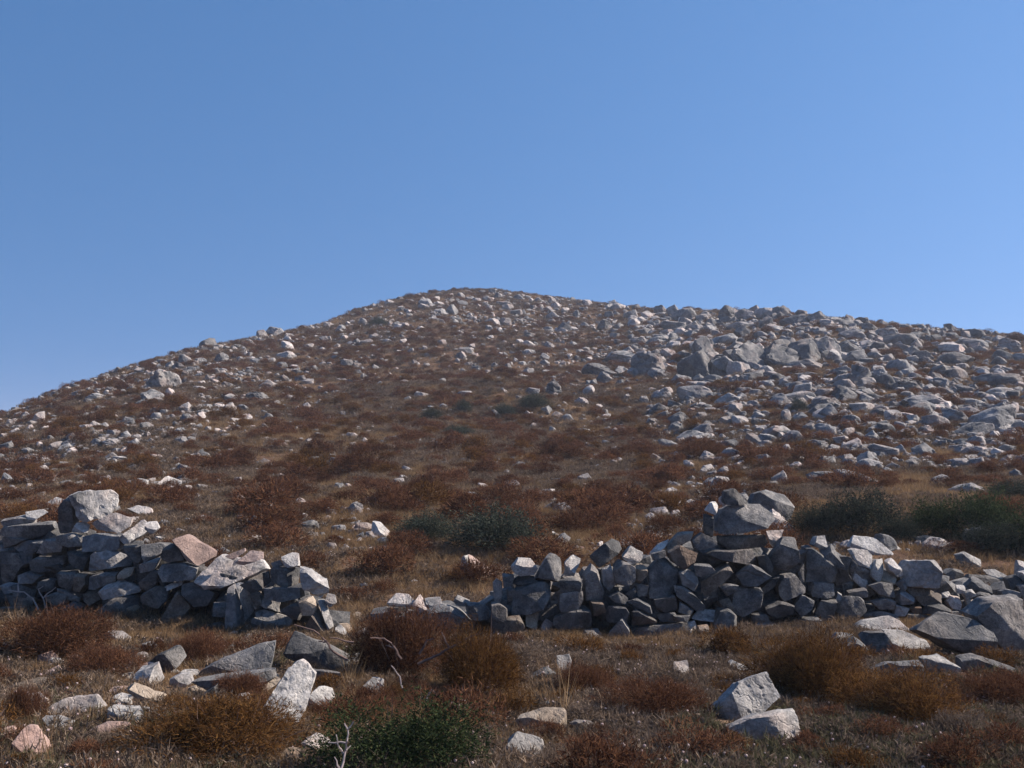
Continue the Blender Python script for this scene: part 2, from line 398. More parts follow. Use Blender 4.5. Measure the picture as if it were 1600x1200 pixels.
LEFT_B = '''
205 530 320 370 620 405 640 440 450 520 340 585 270 585|.93 85 p r
460 400 560 320 640 330 640 375 520 415|.9 70 k r
400 360 520 310 530 330 450 380|.9 80 k
450 530 510 530 560 590 580 640 575 740 490 810 465 780 480 670|.95 15 p
410 560 450 530 480 640 475 780 490 830 400 860 410 700|0 90 w
325 650 415 650 415 740 325 735|.2 90 w
600 670 670 545 755 575 740 710 680 700|.85 60 p r
580 720 640 700 820 750 820 790 760 810 660 770 590 740|.8 90 p
580 745 660 770 760 810 740 840 620 870 575 830|0 90 w
750 365 800 340 855 345 865 420 800 435 770 420|.8 70 p
680 430 810 430 860 440 850 540 760 560 690 520|.2 0 w
690 400 750 380 770 420 700 425|0 90 w
865 430 940 450 1040 510 1050 590 1000 620 880 540|.3 50 w r
640 460 680 450 690 520 640 560|0 90 w
490 540 600 500 640 560 580 600|0 90 w
1040 590 1090 600 1100 650 1060 680 1030 640|.7 60 p
870 640 950 610 985 660 960 730 890 730|.3 60 t
900 880 905 790 980 670 1060 770 1080 830 1050 890|.22 40 w
980 640 1030 640 1050 720 1080 800 1060 820 1010 720|.9 30 p
190 815 270 790 300 840 240 850|.8 80 p
280 790 370 770 410 800 410 860 320 860|.1 90 w
750 700 850 640 890 700 860 760 820 750|.1 90 w
800 630 840 630 835 660 810 665|.8 60 t
640 560 760 560 870 560 880 620 760 640 650 620|0 90 w
1090 800 1130 785 1180 850 1150 870 1100 840|.7 60 p r
0 820 120 790 140 830 40 880|.8 80 p
560 600 620 580 640 640 590 690|0 90 w'''
RIGHT_C = '''
95 650 150 590 240 600 270 640 240 690 110 670|.8 80 p
250 660 300 605 355 690 300 715|.6 60 p
90 670 230 680 220 710 110 710|.1 90 w
330 620 430 612 440 660 350 680|.8 80 p
340 700 420 665 530 680 640 780 640 840 480 830 350 760|.1 60 w
510 640 540 600 620 640 590 670 530 670|.4 70 p
590 650 700 660 740 700 730 760 650 770 600 720|.05 90 w
760 530 790 500 825 520 820 600 800 660 770 640|.9 15 p
750 660 800 655 850 690 850 760 800 880 745 860|0 90 w
820 470 890 480 880 540 830 560|.08 90 w
880 420 920 375 1000 380 1040 440 1020 475 930 480 890 460|.45 75 p
870 520 930 485 1020 485 1030 520 930 545|.6 90 w
1030 500 1060 420 1120 335 1205 370 1190 470 1165 520|.22 15 w
890 620 900 560 1050 520 1135 530 1110 630 1070 700 1000 720 890 720|.15 25 w
1205 400 1260 350 1320 385 1300 430 1270 485 1210 480|.7 50 p r
1180 510 1260 495 1320 530 1315 580 1220 590 1180 560|.08 90 w
1180 600 1320 580 1325 640 1300 690 1200 705 1175 680|0 90 w
1150 740 1280 690 1360 690 1380 760 1370 800 1180 820 1140 780|.06 90 w
800 800 850 740 930 725 960 800 940 860 820 850|.1 90 w
965 650 1020 650 1055 720 1040 830 960 800 955 720|.9 20 t r
1060 800 1090 755 1145 780 1110 840 1060 830|.7 60 k
1050 830 1100 840 1190 880 1260 930 1190 950 1100 920 1050 860|.9 70 p
1300 880 1340 830 1430 820 1460 880 1400 915 1310 900|.4 60 w
1380 360 1500 255 1570 290 1580 320 1490 370 1420 415|.35 45 w
1330 480 1380 410 1420 450 1460 600 1450 640 1340 635|.05 60 w
1030 960 1100 940 1200 950 1180 990 1080 1030 1040 1000|.4 80 w
1150 840 1270 830 1290 880 1250 910 1180 880|.5 80 t
850 560 900 560 890 640 850 660|0 90 w
960 860 1040 840 1050 900 980 920|.1 90 w
850 870 950 865 960 930 860 940|.05 90 w'''
RIGHT_D = '''
230 600 290 545 370 590 380 680 310 710 250 690|.06 80 w
160 600 220 570 240 650 250 700 210 745 165 690|0 90 w
360 575 410 565 450 590 450 640 400 690 360 650|.3 90 t
290 520 350 450 430 490 420 540 360 570 300 540|.8 60 p r
460 500 520 440 580 420 560 460 480 500|.7 80 p
470 500 560 480 570 520 480 545|0 90 w
560 460 640 380 740 370 720 420 640 450 570 490|.08 90 w
570 490 640 445 770 500 750 560 690 600 610 560|0 90 w
455 610 490 570 550 525 640 600 645 650 600 750 560 780 460 770|.12 60 w
490 785 560 775 620 760 640 850 560 870 500 840|0 90 w
640 620 700 600 760 630 770 690 740 740 660 700|0 90 w
620 710 680 710 760 770 820 830 800 860 740 860 640 790|.05 60 w
740 570 840 570 870 610 790 650 750 640|0 90 w
790 790 790 660 860 620 960 570 990 610 920 690 860 730|.05 90 w
725 420 790 370 850 400 880 450 800 480 740 470|.05 90 w
795 350 800 250 870 270 860 400 820 400|0 90 w
800 230 840 180 880 175 900 200 870 260 850 250|.4 30 p
920 160 930 110 990 90 1100 190 1060 195 930 190|.5 25 w
880 300 910 220 960 200 1180 195 1240 240 1265 290 1190 340 1040 350 930 380 880 370|.5 65 w
885 390 1190 385 1215 430 1190 470 940 465 895 430|.1 90 w
815 500 860 480 1110 480 1130 530 1080 575 900 545|.05 90 w
1195 360 1320 350 1300 400 1245 460 1215 430|.9 70 p r
1200 560 1240 490 1310 400 1385 400 1400 500 1370 560 1320 605 1260 590|.22 70 w
1010 640 1100 570 1160 600 1220 640 1120 700 1050 700|.05 90 w
1130 520 1200 510 1240 590 1220 620 1150 590|0 90 w
1160 720 1240 650 1280 640 1250 700 1180 750|.05 90 w
1255 700 1290 640 1370 630 1440 720 1440 750 1310 800 1270 770|.05 90 w
1420 680 1450 470 1490 465 1570 530 1620 590 1615 680|.08 60 w
1460 740 1480 680 1620 690 1620 760 1560 780 1465 765|.05 90 w
1370 840 1420 760 1500 800 1480 850 1410 900|.05 90 w
1500 890 1540 790 1640 800 1620 870 1570 930|.05 90 w
1190 840 1280 800 1370 830 1360 880 1260 910 1210 880|0 90 w
1340 920 1400 900 1520 900 1560 950 1500 990 1360 980|.05 90 w
170 860 210 830 310 840 330 880 310 930 200 930|.05 90 w
345 870 380 850 500 910 510 935 350 950|.05 90 w
200 770 270 740 330 780 310 820 240 810|.05 90 w
310 750 370 710 380 740 350 780|0 90 w
210 1000 300 890 340 970 330 1050 220 1030|.06 30 w
335 970 700 935 740 1070 560 1090 340 1060|.05 90 w
695 940 750 925 780 1050 740 1075|.95 10 p
715 910 780 855 905 870 885 935 830 930|.85 85 p
860 940 900 860 960 845 1010 900 1000 970 950 1080 870 1060|.1 0 w
770 960 830 950 865 1060 780 1050|.15 90 w
990 1000 1080 960 1180 930 1280 950 1280 1020 1150 1060 1000 1060|.1 90 w
910 720 960 690 1010 700 990 750 950 770|.05 90 w
0 850 80 845 100 900 70 970 0 980|.05 90 w
320 800 380 780 470 830 480 880 400 850|0 90 w
500 880 620 870 650 930 530 930|0 90 w
1000 720 1150 710 1160 830 1040 900 960 860|0 90 w
610 890 720 890 700 930 640 920|.05 90 w
90 800 170 810 190 870 110 900|0 90 w
380 690 450 700 440 760 390 770|0 90 w
890 800 960 780 990 850 920 860|0 90 w
1100 880 1190 880 1210 930 1110 950|0 90 w
1380 620 1430 560 1430 680 1400 680|0 90 w
650 800 740 860 720 890 640 870|0 90 w'''
RIGHT_E = '''
280 450 310 385 375 380 385 460 340 480|.8 50 p r
340 490 420 450 520 640 525 670 440 700 410 600|.18 45 w
510 480 550 465 640 480 675 520 640 590 560 570|.9 60 p
530 660 565 570 635 590 630 715 580 710|.9 50 p
640 610 680 545 740 530 730 600 690 690 640 640|.6 30 p
700 670 740 610 800 630 820 660 790 700|.8 70 t
740 550 800 530 850 580 860 640 820 660 760 610|.5 60 p r
850 620 890 550 1060 550 1090 580 1080 660 1060 725 870 710|.06 45 w
630 700 700 680 790 690 800 780 700 760|.05 60 w
500 740 620 720 620 770 520 780|.1 90 w
820 760 850 720 930 780 910 820 830 830|.4 60 w
860 710 990 710 1110 770 1080 800 980 830 900 760|.35 55 w
1060 730 1130 720 1150 760 1090 780|.8 70 p
1120 800 1150 765 1225 780 1200 850 1140 840|.5 60 p
1220 800 1290 785 1340 830 1280 850 1220 840|.4 70 w
1290 770 1340 745 1400 755 1430 790 1340 810|.25 70 w
640 800 720 780 800 800 790 850 690 850|0 90 w
420 860 470 780 600 775 630 860 560 920 470 910|.06 60 w
790 890 800 820 900 850 860 890|0 90 w
890 840 960 830 970 870 900 880|.1 90 w
980 880 1010 830 1090 815 1160 860 1120 890|.35 70 w
370 960 410 925 520 930 560 1000 440 1000 380 990|.05 90 w
600 880 700 860 800 880 820 900 620 930|0 90 w
860 870 960 880 1060 910 960 980 900 960|0 90 w
1210 850 1260 840 1330 880 1280 910 1220 900|.2 90 w
1100 870 1200 860 1230 930 1130 920|0 90 w
700 760 790 790 770 800 690 790|0 90 w
800 690 860 650 870 710 850 740|.3 60 w
530 540 560 570 530 650 510 600|0 90 w
410 830 440 740 470 760 460 800|.05 90 w
1460 735 1500 720 1580 745 1560 790 1470 770|.1 90 w
560 1000 640 960 660 1010 600 1040|0 90 w
1390 800 1460 765 1495 800 1450 845 1390 830|.3 60 w
1215 745 1290 725 1305 770 1240 785|.3 60 p
1330 835 1400 805 1420 860 1340 880|.1 60 w
1180 700 1240 705 1230 745 1180 750|.5 70 p
1500 660 1570 640 1620 690 1600 735 1520 730|.3 60 w
1560 700 1660 690 1680 780 1600 790|.2 60 w
1590 620 1680 600 1690 680 1620 700|.6 60 p
1150 850 1210 850 1220 900 1160 910|0 60 w
1240 780 1300 790 1300 830 1250 840|.2 60 w'''
def wall_depth(px):
    return float(np.interp(px, [-100, 0, 250, 520, 770, 1100, 1350, 1700], [12.2, 11.9, 11.0, 10.2, 10.1, 10.4, 11.0, 11.6]))
wrnd = random.Random(3)
def wall(batches, name, label, group, core, x0, x1):
    root = bpy.data.objects.new(name, None); C.objects.link(root)
    mx = (x0+x1)/2; D = wall_depth(mx); b = at(mx, 985, D); root.location = b
    tag(root, label, 'stone wall', group)
    for (ox, oy, text) in batches:
        for pts, f in parse(name, ox, oy, 4, text):
            q = f[0].split(); F, th, mk = float(q[0]), float(q[1]), q[2]
            cx = sum(p[0] for p in pts)/len(pts); cy = sum(p[1] for p in pts)/len(pts)
            D = wall_depth(cx)+max(0, (990-cy))/160*.22+wrnd.uniform(-.05, .08)
            if F > .6: D += .06
            mt_ = MATS[mk] if mk != 'w' or wrnd.random() < .8 else wrnd.choice([M_WARM, M_FAR])
            o = traced_stone('stone', pts, D, F, th, mt_, root, rough=.6 if 'r' in q else 0.1, rnd=wrnd)
            if o: o.location -= b
    # rubble heart of the wall
    bmf = bmesh.new(); mesh_list = []
    VV = []; FF = []; nv = 0
    proto = [cut_mesh(rand_planes(wrnd), 1.0, .34, .06, 2.2, .2, wrnd, 'fill') for _ in range(6)]
    pd = []
    for p in proto:
        v = np.empty(len(p.vertices)*3); p.vertices.foreach_get('co', v)
        f = [tuple(t.vertices) for t in p.polygons]; pd.append((v.reshape(-1, 3), np.array(f)))
    for k in range(560):
        px = wrnd.uniform(x0-(260 if x0 < 0 else 0), x1+(240 if x1 > 1600 else 0)); top = float(np.interp(px, [c[0] for c in core], [c[1] for c in core]))
        bot = 1000
        if bot-top < 15: continue
        py = wrnd.uniform(top+10, bot)
        D = wall_depth(px)+wrnd.uniform(.42, 1.0)+max(0, 990-py)/160*.1
        c = at(px, py, D); s = wrnd.uniform(.12, .24)
        v, f = pd[wrnd.randrange(6)]; a = wrnd.uniform(0, 6.28); ca, sa = math.cos(a), math.sin(a)
        Rm = np.array([[ca, -sa, 0], [sa, ca, 0], [0, 0, 1]])
        sc = np.array([s*wrnd.uniform(.8, 1.5), s, s*wrnd.uniform(.6, 1)])
        vv = (v*sc)@Rm.T+np.array(c-b); VV.append(vv); FF.append(f+nv); nv += len(vv)
    me = bpy.data.meshes.new('rubble_fill'); me.from_pydata(np.concatenate(VV).tolist(), [], np.concatenate(FF).tolist())
    bmf.free()
    o = link('rubble_fill', me, M_WALL, root); o['kind'] = 'stuff'
    return root
def rand_planes(rnd, n=11, flat=1.0):
    pl = []
    for k in range(n):
        v = Vector((rnd.gauss(0, 1), rnd.gauss(0, 1), rnd.gauss(0, 1))).normalized()
        pl.append((v*rnd.uniform(.62, .95), v))
    for v in ((1, 0, 0), (-1, 0, 0), (0, 1, 0), (0, -1, 0), (0, 0, 1), (0, 0, -1)):
        v = Vector(v); w = (v+Vector((rnd.uniform(-.3, .3), rnd.uniform(-.3, .3), rnd.uniform(-.3, .3)))).normalized()
        pl.append((v*rnd.uniform(.85, 1), w))
    return pl
wall([(0, 740, LEFT_A), (250, 780, LEFT_B)], 'ruined_dry_stone_wall', 'collapsed grey dry-stone wall on the left, topped by one big pale layered block', 'ruined dry-stone walls across the slope foot',
     [(-60, 825), (0, 830), (60, 820), (100, 828), (180, 840), (240, 862), (330, 888), (420, 905), (490, 930), (530, 985)], -60, 530)
wall([(580, 780, RIGHT_C), (900, 740, RIGHT_D), (1200, 740, RIGHT_E)], 'ruined_dry_stone_wall', 'long dark tumbled dry-stone wall on the right, rising to a peak of stacked slabs', 'ruined dry-stone walls across the slope foot',
     [(600, 950), (740, 955), (770, 935), (800, 912), (850, 898), (950, 890), (1050, 870), (1110, 845), (1160, 850), (1230, 860), (1300, 868), (1400, 885), (1480, 908), (1560, 918), (1680, 915)], 600, 1680)

# ------------------------------------------------------------------ separate rocks, traced one by one
ROCK_F = '''
630 190 740 185 810 230 815 260 740 240 660 230|.5 60 p|grey rounded stone in dry grass right of the leftmost brown bush
435 370 480 355 570 385 500 390|.7 80 p|thin pale stone just showing below the leftmost brown bush
210 480 340 405 380 440 350 480|.8 80 k|pinkish wedge stone behind the long flat slab at left edge
0 570 110 510 190 490 360 490 360 560 140 540 20 580|.9 85 t|long flat tan slab lying in the grass at the left edge
95 605 220 585 270 630 300 700 210 710 150 650|.9 70 p|pale split slab, left one of the cracked pair at lower left
290 700 310 650 380 615 550 610 610 680 480 720 370 725|.85 80 p r|wide grey-white slab, right one of the cracked pair at lower left
245 740 350 730 430 760 390 840 330 810|.9 70 p|white pointed stone just below the cracked pair of slabs
90 880 130 800 190 805 215 870 270 920 240 980 170 1010 120 950|.75 50 k r|pink knobbly boulder in the bottom left corner
40 1030 60 1000 120 1000 150 1040|.7 80 k|small pale pink stone below the pink knobbly boulder
545 850 570 800 660 765 780 765 810 800 710 890 640 880|.6 60 k|humped pink-white boulder left of the orange-brown bush
670 670 790 680 930 690 880 770 820 780 670 745|.65 70 p r|speckled white block with a shaded front above the humped pink boulder
680 660 720 620 800 610 810 650 760 672|.7 80 p|small grey stone perched behind the speckled white block
785 550 820 520 1000 590 1010 620 960 680 900 640|.5 60 t|tilted oblong stone with pale right end, above the speckled block
835 500 840 440 970 395 1010 500 970 540 940 520|.38 5 p|squared stone with a bright white right face
890 400 1040 310 1100 300 1140 370 1080 430 1010 460 960 395|.3 40 w|blue-grey slanted rock with a white stripe behind the squared stone
1240 600 1340 530 1350 610 1270 640|.05 90 w|dark triangular stone under the long tilted slab
1120 640 1150 610 1210 620 1220 640|.8 80 p|small pale stone lying at the top of the orange-brown bush
0 800 60 790 90 860 40 900 0 880|.5 60 k|small pink stone at the left edge beside the knobbly boulder'''
ROCK_PX = '''
296 1064 317 1048 350 1030 395 1014 425 1010 422 1030 418 1050 380 1056|.93 88 w|long pale tilted slab running up towards the end of the left wall
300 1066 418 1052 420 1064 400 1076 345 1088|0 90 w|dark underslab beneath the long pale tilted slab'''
ROCK_G = '''
250 320 300 220 450 260 560 300 640 350 650 430 560 440 400 400 260 340|.45 95 w|broad blue-grey slab lying before the right end of the left wall
100 720 190 580 250 440 300 405 380 440 430 500 400 600 370 700 330 780 260 740|.88 55 p r|tall leaning white boulder with vertical grooves beside the orange-brown bush
50 530 110 490 200 465 220 510 140 560 120 590|.8 70 t|tan stone left of the tall leaning white boulder
400 620 450 560 540 570 550 640 470 710 420 680|.6 60 p r|mottled grey stone right of the tall leaning white boulder
715 590 740 540 790 490 860 510 855 590 780 600|.5 60 p r|pale peaked stone above the foreground green bush
1270 650 1320 625 1390 620 1405 690 1340 700|.75 60 p r|small white stone at the top right of the foreground green bush
370 880 430 850 520 870 570 950 500 970 400 930|.6 60 p r|mottled grey stone at the left foot of the green bush
220 960 270 925 340 930 355 990 300 1020 230 1010|.6 70 t|brownish stone buried in the orange bush at the bottom edge
1390 970 1430 915 1480 930 1490 1000 1420 1000|.8 60 p r|white jagged stone right of the foreground green bush
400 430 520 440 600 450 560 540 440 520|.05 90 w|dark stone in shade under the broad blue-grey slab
880 440 900 415 930 430 920 465 895 460|.7 60 k|tiny pink stone under the big twiggy brown bush'''
ROCK_H = '''
180 765 200 740 340 700 505 710 510 800 350 830 200 820|.3 90 t|flat-topped tan block in the grass at bottom centre
135 950 140 880 200 825 270 850 340 880 360 960 280 990 170 980|.65 60 p r|bright white grooved stone below the flat-topped tan block
280 470 380 420 440 460 400 500 300 500|.2 70 w|grey rounded stone below the left end of the right wall
440 350 520 335 540 400 500 450 445 440|.9 60 p r|white crumbly stone leaning on the grey rounded stone
1170 380 1270 370 1285 460 1240 490 1180 480|.8 60 p r|white pitted stone among dry herbs before the right wall
690 520 740 515 760 560 700 570|.5 80 k|small pinkish stone in the dark herb patch at bottom centre
1040 530 1090 545 1080 560 1045 550|.8 80 p|small white sliver stone in the herbs at bottom centre
300 650 400 630 490 650 480 690 320 690|.3 80 w|low grey stone just behind the flat-topped tan block
520 770 580 750 660 760 700 820 620 830|.4 80 w|low grey stone right of the flat-topped tan block
690 480 730 455 800 480 760 495|.6 80 p|thin pale stone lying above the dark herb patch
1220 530 1250 520 1260 560 1230 560|.8 60 p|small white stone just below the pitted white stone
1190 590 1230 585 1240 610 1200 620|.7 60 t|small tan stone two below the pitted white stone
1520 390 1570 375 1590 420 1530 420|.7 60 p|small pale stone below the right wall, left of the round bush'''
ROCK_I = '''
840 350 930 310 1090 300 1110 350 900 390|.1 90 w|low dark slab with a bright top edge above the right bushes
1290 290 1380 275 1500 320 1600 350 1600 370 1450 360 1290 340|.12 70 w|long low blue-grey slab at the right edge above the bushes
1100 290 1190 270 1270 320 1260 380 1130 360|.35 80 p r|rough mottled stone between the two low slabs at right
10 610 110 540 190 420 355 368 410 490 300 580 190 610 60 620|.72 45 p r|large pale slanting boulder with white face at lower right
130 640 250 590 460 568 495 620 505 730 400 730 240 700|.42 45 p|rounded grey boulder in front of the slanting pale boulder
750 665 790 645 830 665 780 675|.5 80 p|small grey stone in grass below the right bushes
770 375 800 365 820 400 780 410|.7 60 p|small pale stone between the right bushes
125 315 150 300 230 340 235 360 190 350|.8 70 p|bright white splinter in the herbs left of the round bush'''
ROCK_E = '''
560 960 610 930 780 900 850 930 905 990 740 990 640 990 570 1000|.85 80 p|pale flat-topped slab, upper of the pair below the right wall
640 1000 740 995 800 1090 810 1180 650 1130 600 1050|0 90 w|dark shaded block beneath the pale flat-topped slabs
740 990 900 1000 1020 1050 1020 1100 900 1110 800 1095|.9 75 p r|pale sloping slab, lower of the pair below the right wall
380 1060 440 1000 540 1005 550 1040 490 1080 400 1070|.7 75 p|pale cap stone behind the round brown bush
490 1080 560 1040 640 1100 650 1190 540 1150|.06 60 w|dark rounded stone right of the round brown bush
940 990 1080 900 1160 885 1230 930 1330 930 1430 1010 1450 1100 1400 1180 1200 1120|.55 88 w|huge grey domed boulder lying before the right wall
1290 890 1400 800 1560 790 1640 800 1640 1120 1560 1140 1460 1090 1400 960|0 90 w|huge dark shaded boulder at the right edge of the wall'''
BEHIND = '''
D 1090 200 1120 130 1200 110 1340 150 1380 210 1340 300 1250 320 1200 260|.25 60 w|grey layered boulder just behind the peak of the right wall
D 810 120 900 100 940 120 900 150|.8 80 p|pale low rock left of the top stone of the wall peak
D 830 90 880 20 970 30 980 70 940 100|.3 50 p|grey rock standing behind the wall peak
D 1010 80 1060 55 1130 75 1130 110 1030 110|.75 80 p|smooth pale rock behind the top stone of the wall peak
D 590 215 660 170 700 230 650 235|.5 60 p|small peaked rock on the slope left of the wall peak
D 700 190 760 160 800 180 790 215|.3 60 w|grey low rock left of the wall peak
E 510 460 560 390 690 410 790 500 770 525 680 520|.85 80 p|broad pale slab lying behind the right wall
E 1100 620 1150 595 1230 610 1230 660 1190 690 1120 650|.2 60 w|rounded grey rock just beyond the dark square block
E 1210 690 1260 630 1400 640 1520 690 1510 710 1300 710|.3 80 w|long low rock with bright back behind the right end of the wall
E 1350 600 1440 595 1530 660 1500 680 1380 640|.75 80 p|pale sloping rock behind the long low rock at right
E 1180 510 1250 495 1350 540 1330 600 1220 580|.5 60 p|grey-white hump below the green bushes at right
E 740 440 800 440 850 480 800 490|.6 60 p|small pointed stone right of the broad pale slab
E 920 400 1000 385 1080 410 1060 450 940 440|.2 90 w|dim grey rock in front of the right green bush
E 760 370 810 365 860 400 820 420|.7 80 t|tan stone between the two green bushes behind the wall
E 1570 540 1640 560 1640 680 1560 650|.4 60 p|pale rock at the right edge above the huge dark boulder
A 780 50 850 30 920 40 910 90 860 100 800 80|.7 60 p r|white jagged rock upslope of the left wall, left of its twin
A 985 60 1020 10 1120 55 1110 90 1050 135 990 95|.85 50 p r|white heart-shaped rock upslope of the left wall
A 240 95 270 80 345 110 330 128 260 125|.8 80 p|small domed white rock above the left wall
A 785 220 850 195 930 215 960 290 900 260|.8 80 p r|pale crumbling ledge right of the big layered block
A 890 190 990 170 1075 200 1060 215 960 205|.85 80 p|low pale ledge upslope of the crumbling ledge
A 1470 135 1500 120 1530 160 1500 195 1475 170|.8 60 k|pink egg-shaped rock on the grass above the left wall
A 200 150 230 125 250 150 235 165|.8 70 p|tiny white rock left of the domed white rock
A 270 190 330 150 385 160 380 200 310 220|.8 80 p r|low white rock just behind the left wall
A 0 210 60 200 130 215 130 250 60 270 0 265|.4 80 p|grey low outcrop at the left edge above the wall
A 1215 145 1240 135 1250 170 1235 185|.8 60 p|tiny white upright rock below the twin jagged rocks
C 555 440 570 345 600 350 650 440 630 490 580 500|.3 30 p|dark-faced half of the split rock between the walls
C 600 355 640 370 770 470 780 500 690 460 640 430|.9 60 k|pink-white sloping half of the split rock between the walls
C 230 520 270 500 300 515 270 540|.7 70 p|small pale stone in the grass between the walls
C 0 140 60 150 110 200 100 230 40 250 0 240|.4 50 p|grey rock beside the left dark bush
C 1130 200 1220 245 1200 250 1140 215|.85 60 p|white sliver rock upslope of the right wall
C 1300 290 1350 300 1360 320 1320 315|.8 70 k|small pink stone just behind the right wall
B 1240 530 1290 520 1335 530 1320 560 1260 560|.8 80 p|upper of two small white stones in the gap between the walls
B 1240 580 1270 570 1325 580 1300 598|.8 80 p|lower of two small white stones in the gap between the walls
B 1170 60 1200 20 1230 30 1270 80 1230 85|.8 60 p|white peaked rock upslope between the walls
A 440 60 500 40 510 80 460 90|.7 60 p|small grey rock above the big layered block
A 600 60 650 40 680 60 640 80|.7 70 k|small pinkish rock above and right of the layered block'''
BOXES = []      # the same as seen from the path, with the trodden ground before them
ROCKS = []      # footprints (x, y, radius) that plants keep clear of
rr = random.Random(5)
def place_rock(pts, q, label, group=None, base_d=None, cat='rock', name='rock'):
    F, th, mk = float(q[0]), float(q[1]), q[2]
    xs = [p[0] for p in pts]; ys = [p[1] for p in pts]
    g = ground((min(xs)+max(xs))/2, max(ys)-2)
    if g is None: return None
    D = base_d or g[1]+.05
    o = traced_stone(name, pts, D, F, th, MATS[mk], rough=.55 if 'r' in q else .12, rnd=rr)
    if o:
        w = (max(xs)-min(xs))*D/FPX
        BOXES.append((min(xs)-3, max(xs)+3, min(ys)-2, max(ys)+max(1, min(5, 30/D)), D))
        ROCKS.append((o.location.x, o.location.y, w*.5))
        tag(o, label, cat, group)
    return o
for (ox, oy, sc, txt, grp) in ((0, 940, 4, ROCK_F, 'loose stones in the foreground'), (0, 0, 1, ROCK_PX, 'loose stones in the foreground'), (380, 940, 4, ROCK_G, 'loose stones in the foreground'),
                     (760, 940, 4, ROCK_H, 'loose stones in the foreground'), (1100, 940, 3.2, ROCK_I, 'loose stones in the foreground'), (1200, 740, 4, ROCK_E, 'boulders before the right wall')):
    for pts, f in parse('', ox, oy, sc, txt):
        place_rock(pts, f[0].split(), f[1], grp)
OFF = {'A': (0, 740), 'B': (250, 780), 'C': (580, 780), 'D': (900, 740), 'E': (1200, 740)}
for ln in BEHIND.strip().split('\n'):
    b, rest = ln.split(' ', 1)
    for pts, f in parse('', *OFF[b], 4, rest):
        m_ = max(p[1] for p in pts); mxx = sum(p[0] for p in pts)/len(pts)
        g = ground(mxx, m_); bd = None
        if g and g[1] < wall_depth(mxx)+1.3 and b in 'DE': bd = wall_depth(mxx)+2.2
        place_rock(pts, f[0].split(), f[1], 'rocks just behind the walls', bd)

# ------------------------------------------------------------------ hillside rocks
BOX_J = '''555 555 640 585;330 510 385 550;510 460 640 510;690 375 770 430;750 335 805 375;740 100 880 220;1240 225 1350 285;1070 35 1140 90;960 60 1030 95;890 40 950 100;360 220 430 265;430 230 530 285;590 215 630 250;1060 315 1110 340;1110 290 1170 340;980 330 1020 370;900 340 950 385;880 600 960 640;1030 670 1110 700;0 490 60 545;100 510 170 555;340 620 390 640;700 200 800 290;230 440 275 490;320 440 375 490;160 330 220 400;400 390 450 430;90 600 140 625;0 640 50 700;780 155 840 210;450 380 500 420;600 430 650 470;20 590 70 625;280 490 320 515;520 620 560 650;180 600 240 640;420 700 480 730'''
BOX_K = '''220 365 290 410;300 465 375 520;270 545 340 575;375 435 470 470;410 515 480 535;450 130 560 165;350 165 390 195;495 170 540 195;690 125 735 145;760 255 805 280;195 225 250 245;690 330 740 370;710 395 750 425;1060 450 1180 510;1190 435 1250 460;1250 475 1330 500;965 500 1030 520;950 375 1010 400;110 270 150 295;20 255 50 280;300 115 355 145;1510 430 1560 470;620 455 680 480;640 120 690 135'''
BOX_M = '''400 390 590 520;560 400 770 600;870 430 1060 620;1020 430 1240 600;1050 320 1210 400;1190 290 1420 560;930 330 1050 480;1390 320 1600 540;990 570 1140 640;700 640 850 740;870 630 1060 740;250 470 420 600;440 515 530 590;330 560 420 640;1300 610 1340 680;1330 555 1400 590;190 720 280 780;20 620 110 720;110 825 190 880;250 650 330 720;600 710 660 770;780 820 900 900;1490 800 1550 880;1160 760 1240 840;1060 980 1240 1060;930 940 1060 1010;740 1000 860 1060;340 230 430 310;770 150 850 220;840 160 960 250;750 240 900 320;1100 130 1200 260;1280 150 1360 230;1350 160 1450 240;1430 150 1540 230;1000 260 1110 320;1160 240 1320 300;1400 260 1530 320;570 270 610 310;1200 170 1290 240;900 250 1010 310;660 340 780 400;780 320 840 380;560 350 680 400;360 880 390 910;420 910 470 960;650 850 720 900;320 760 370 800;550 1000 620 1040;410 1110 460 1150;1210 1100 1260 1140;1380 1110 1450 1160;1090 1150 1200 1200;230 920 310 960;890 740 920 790;500 700 540 740;780 760 900 800'''
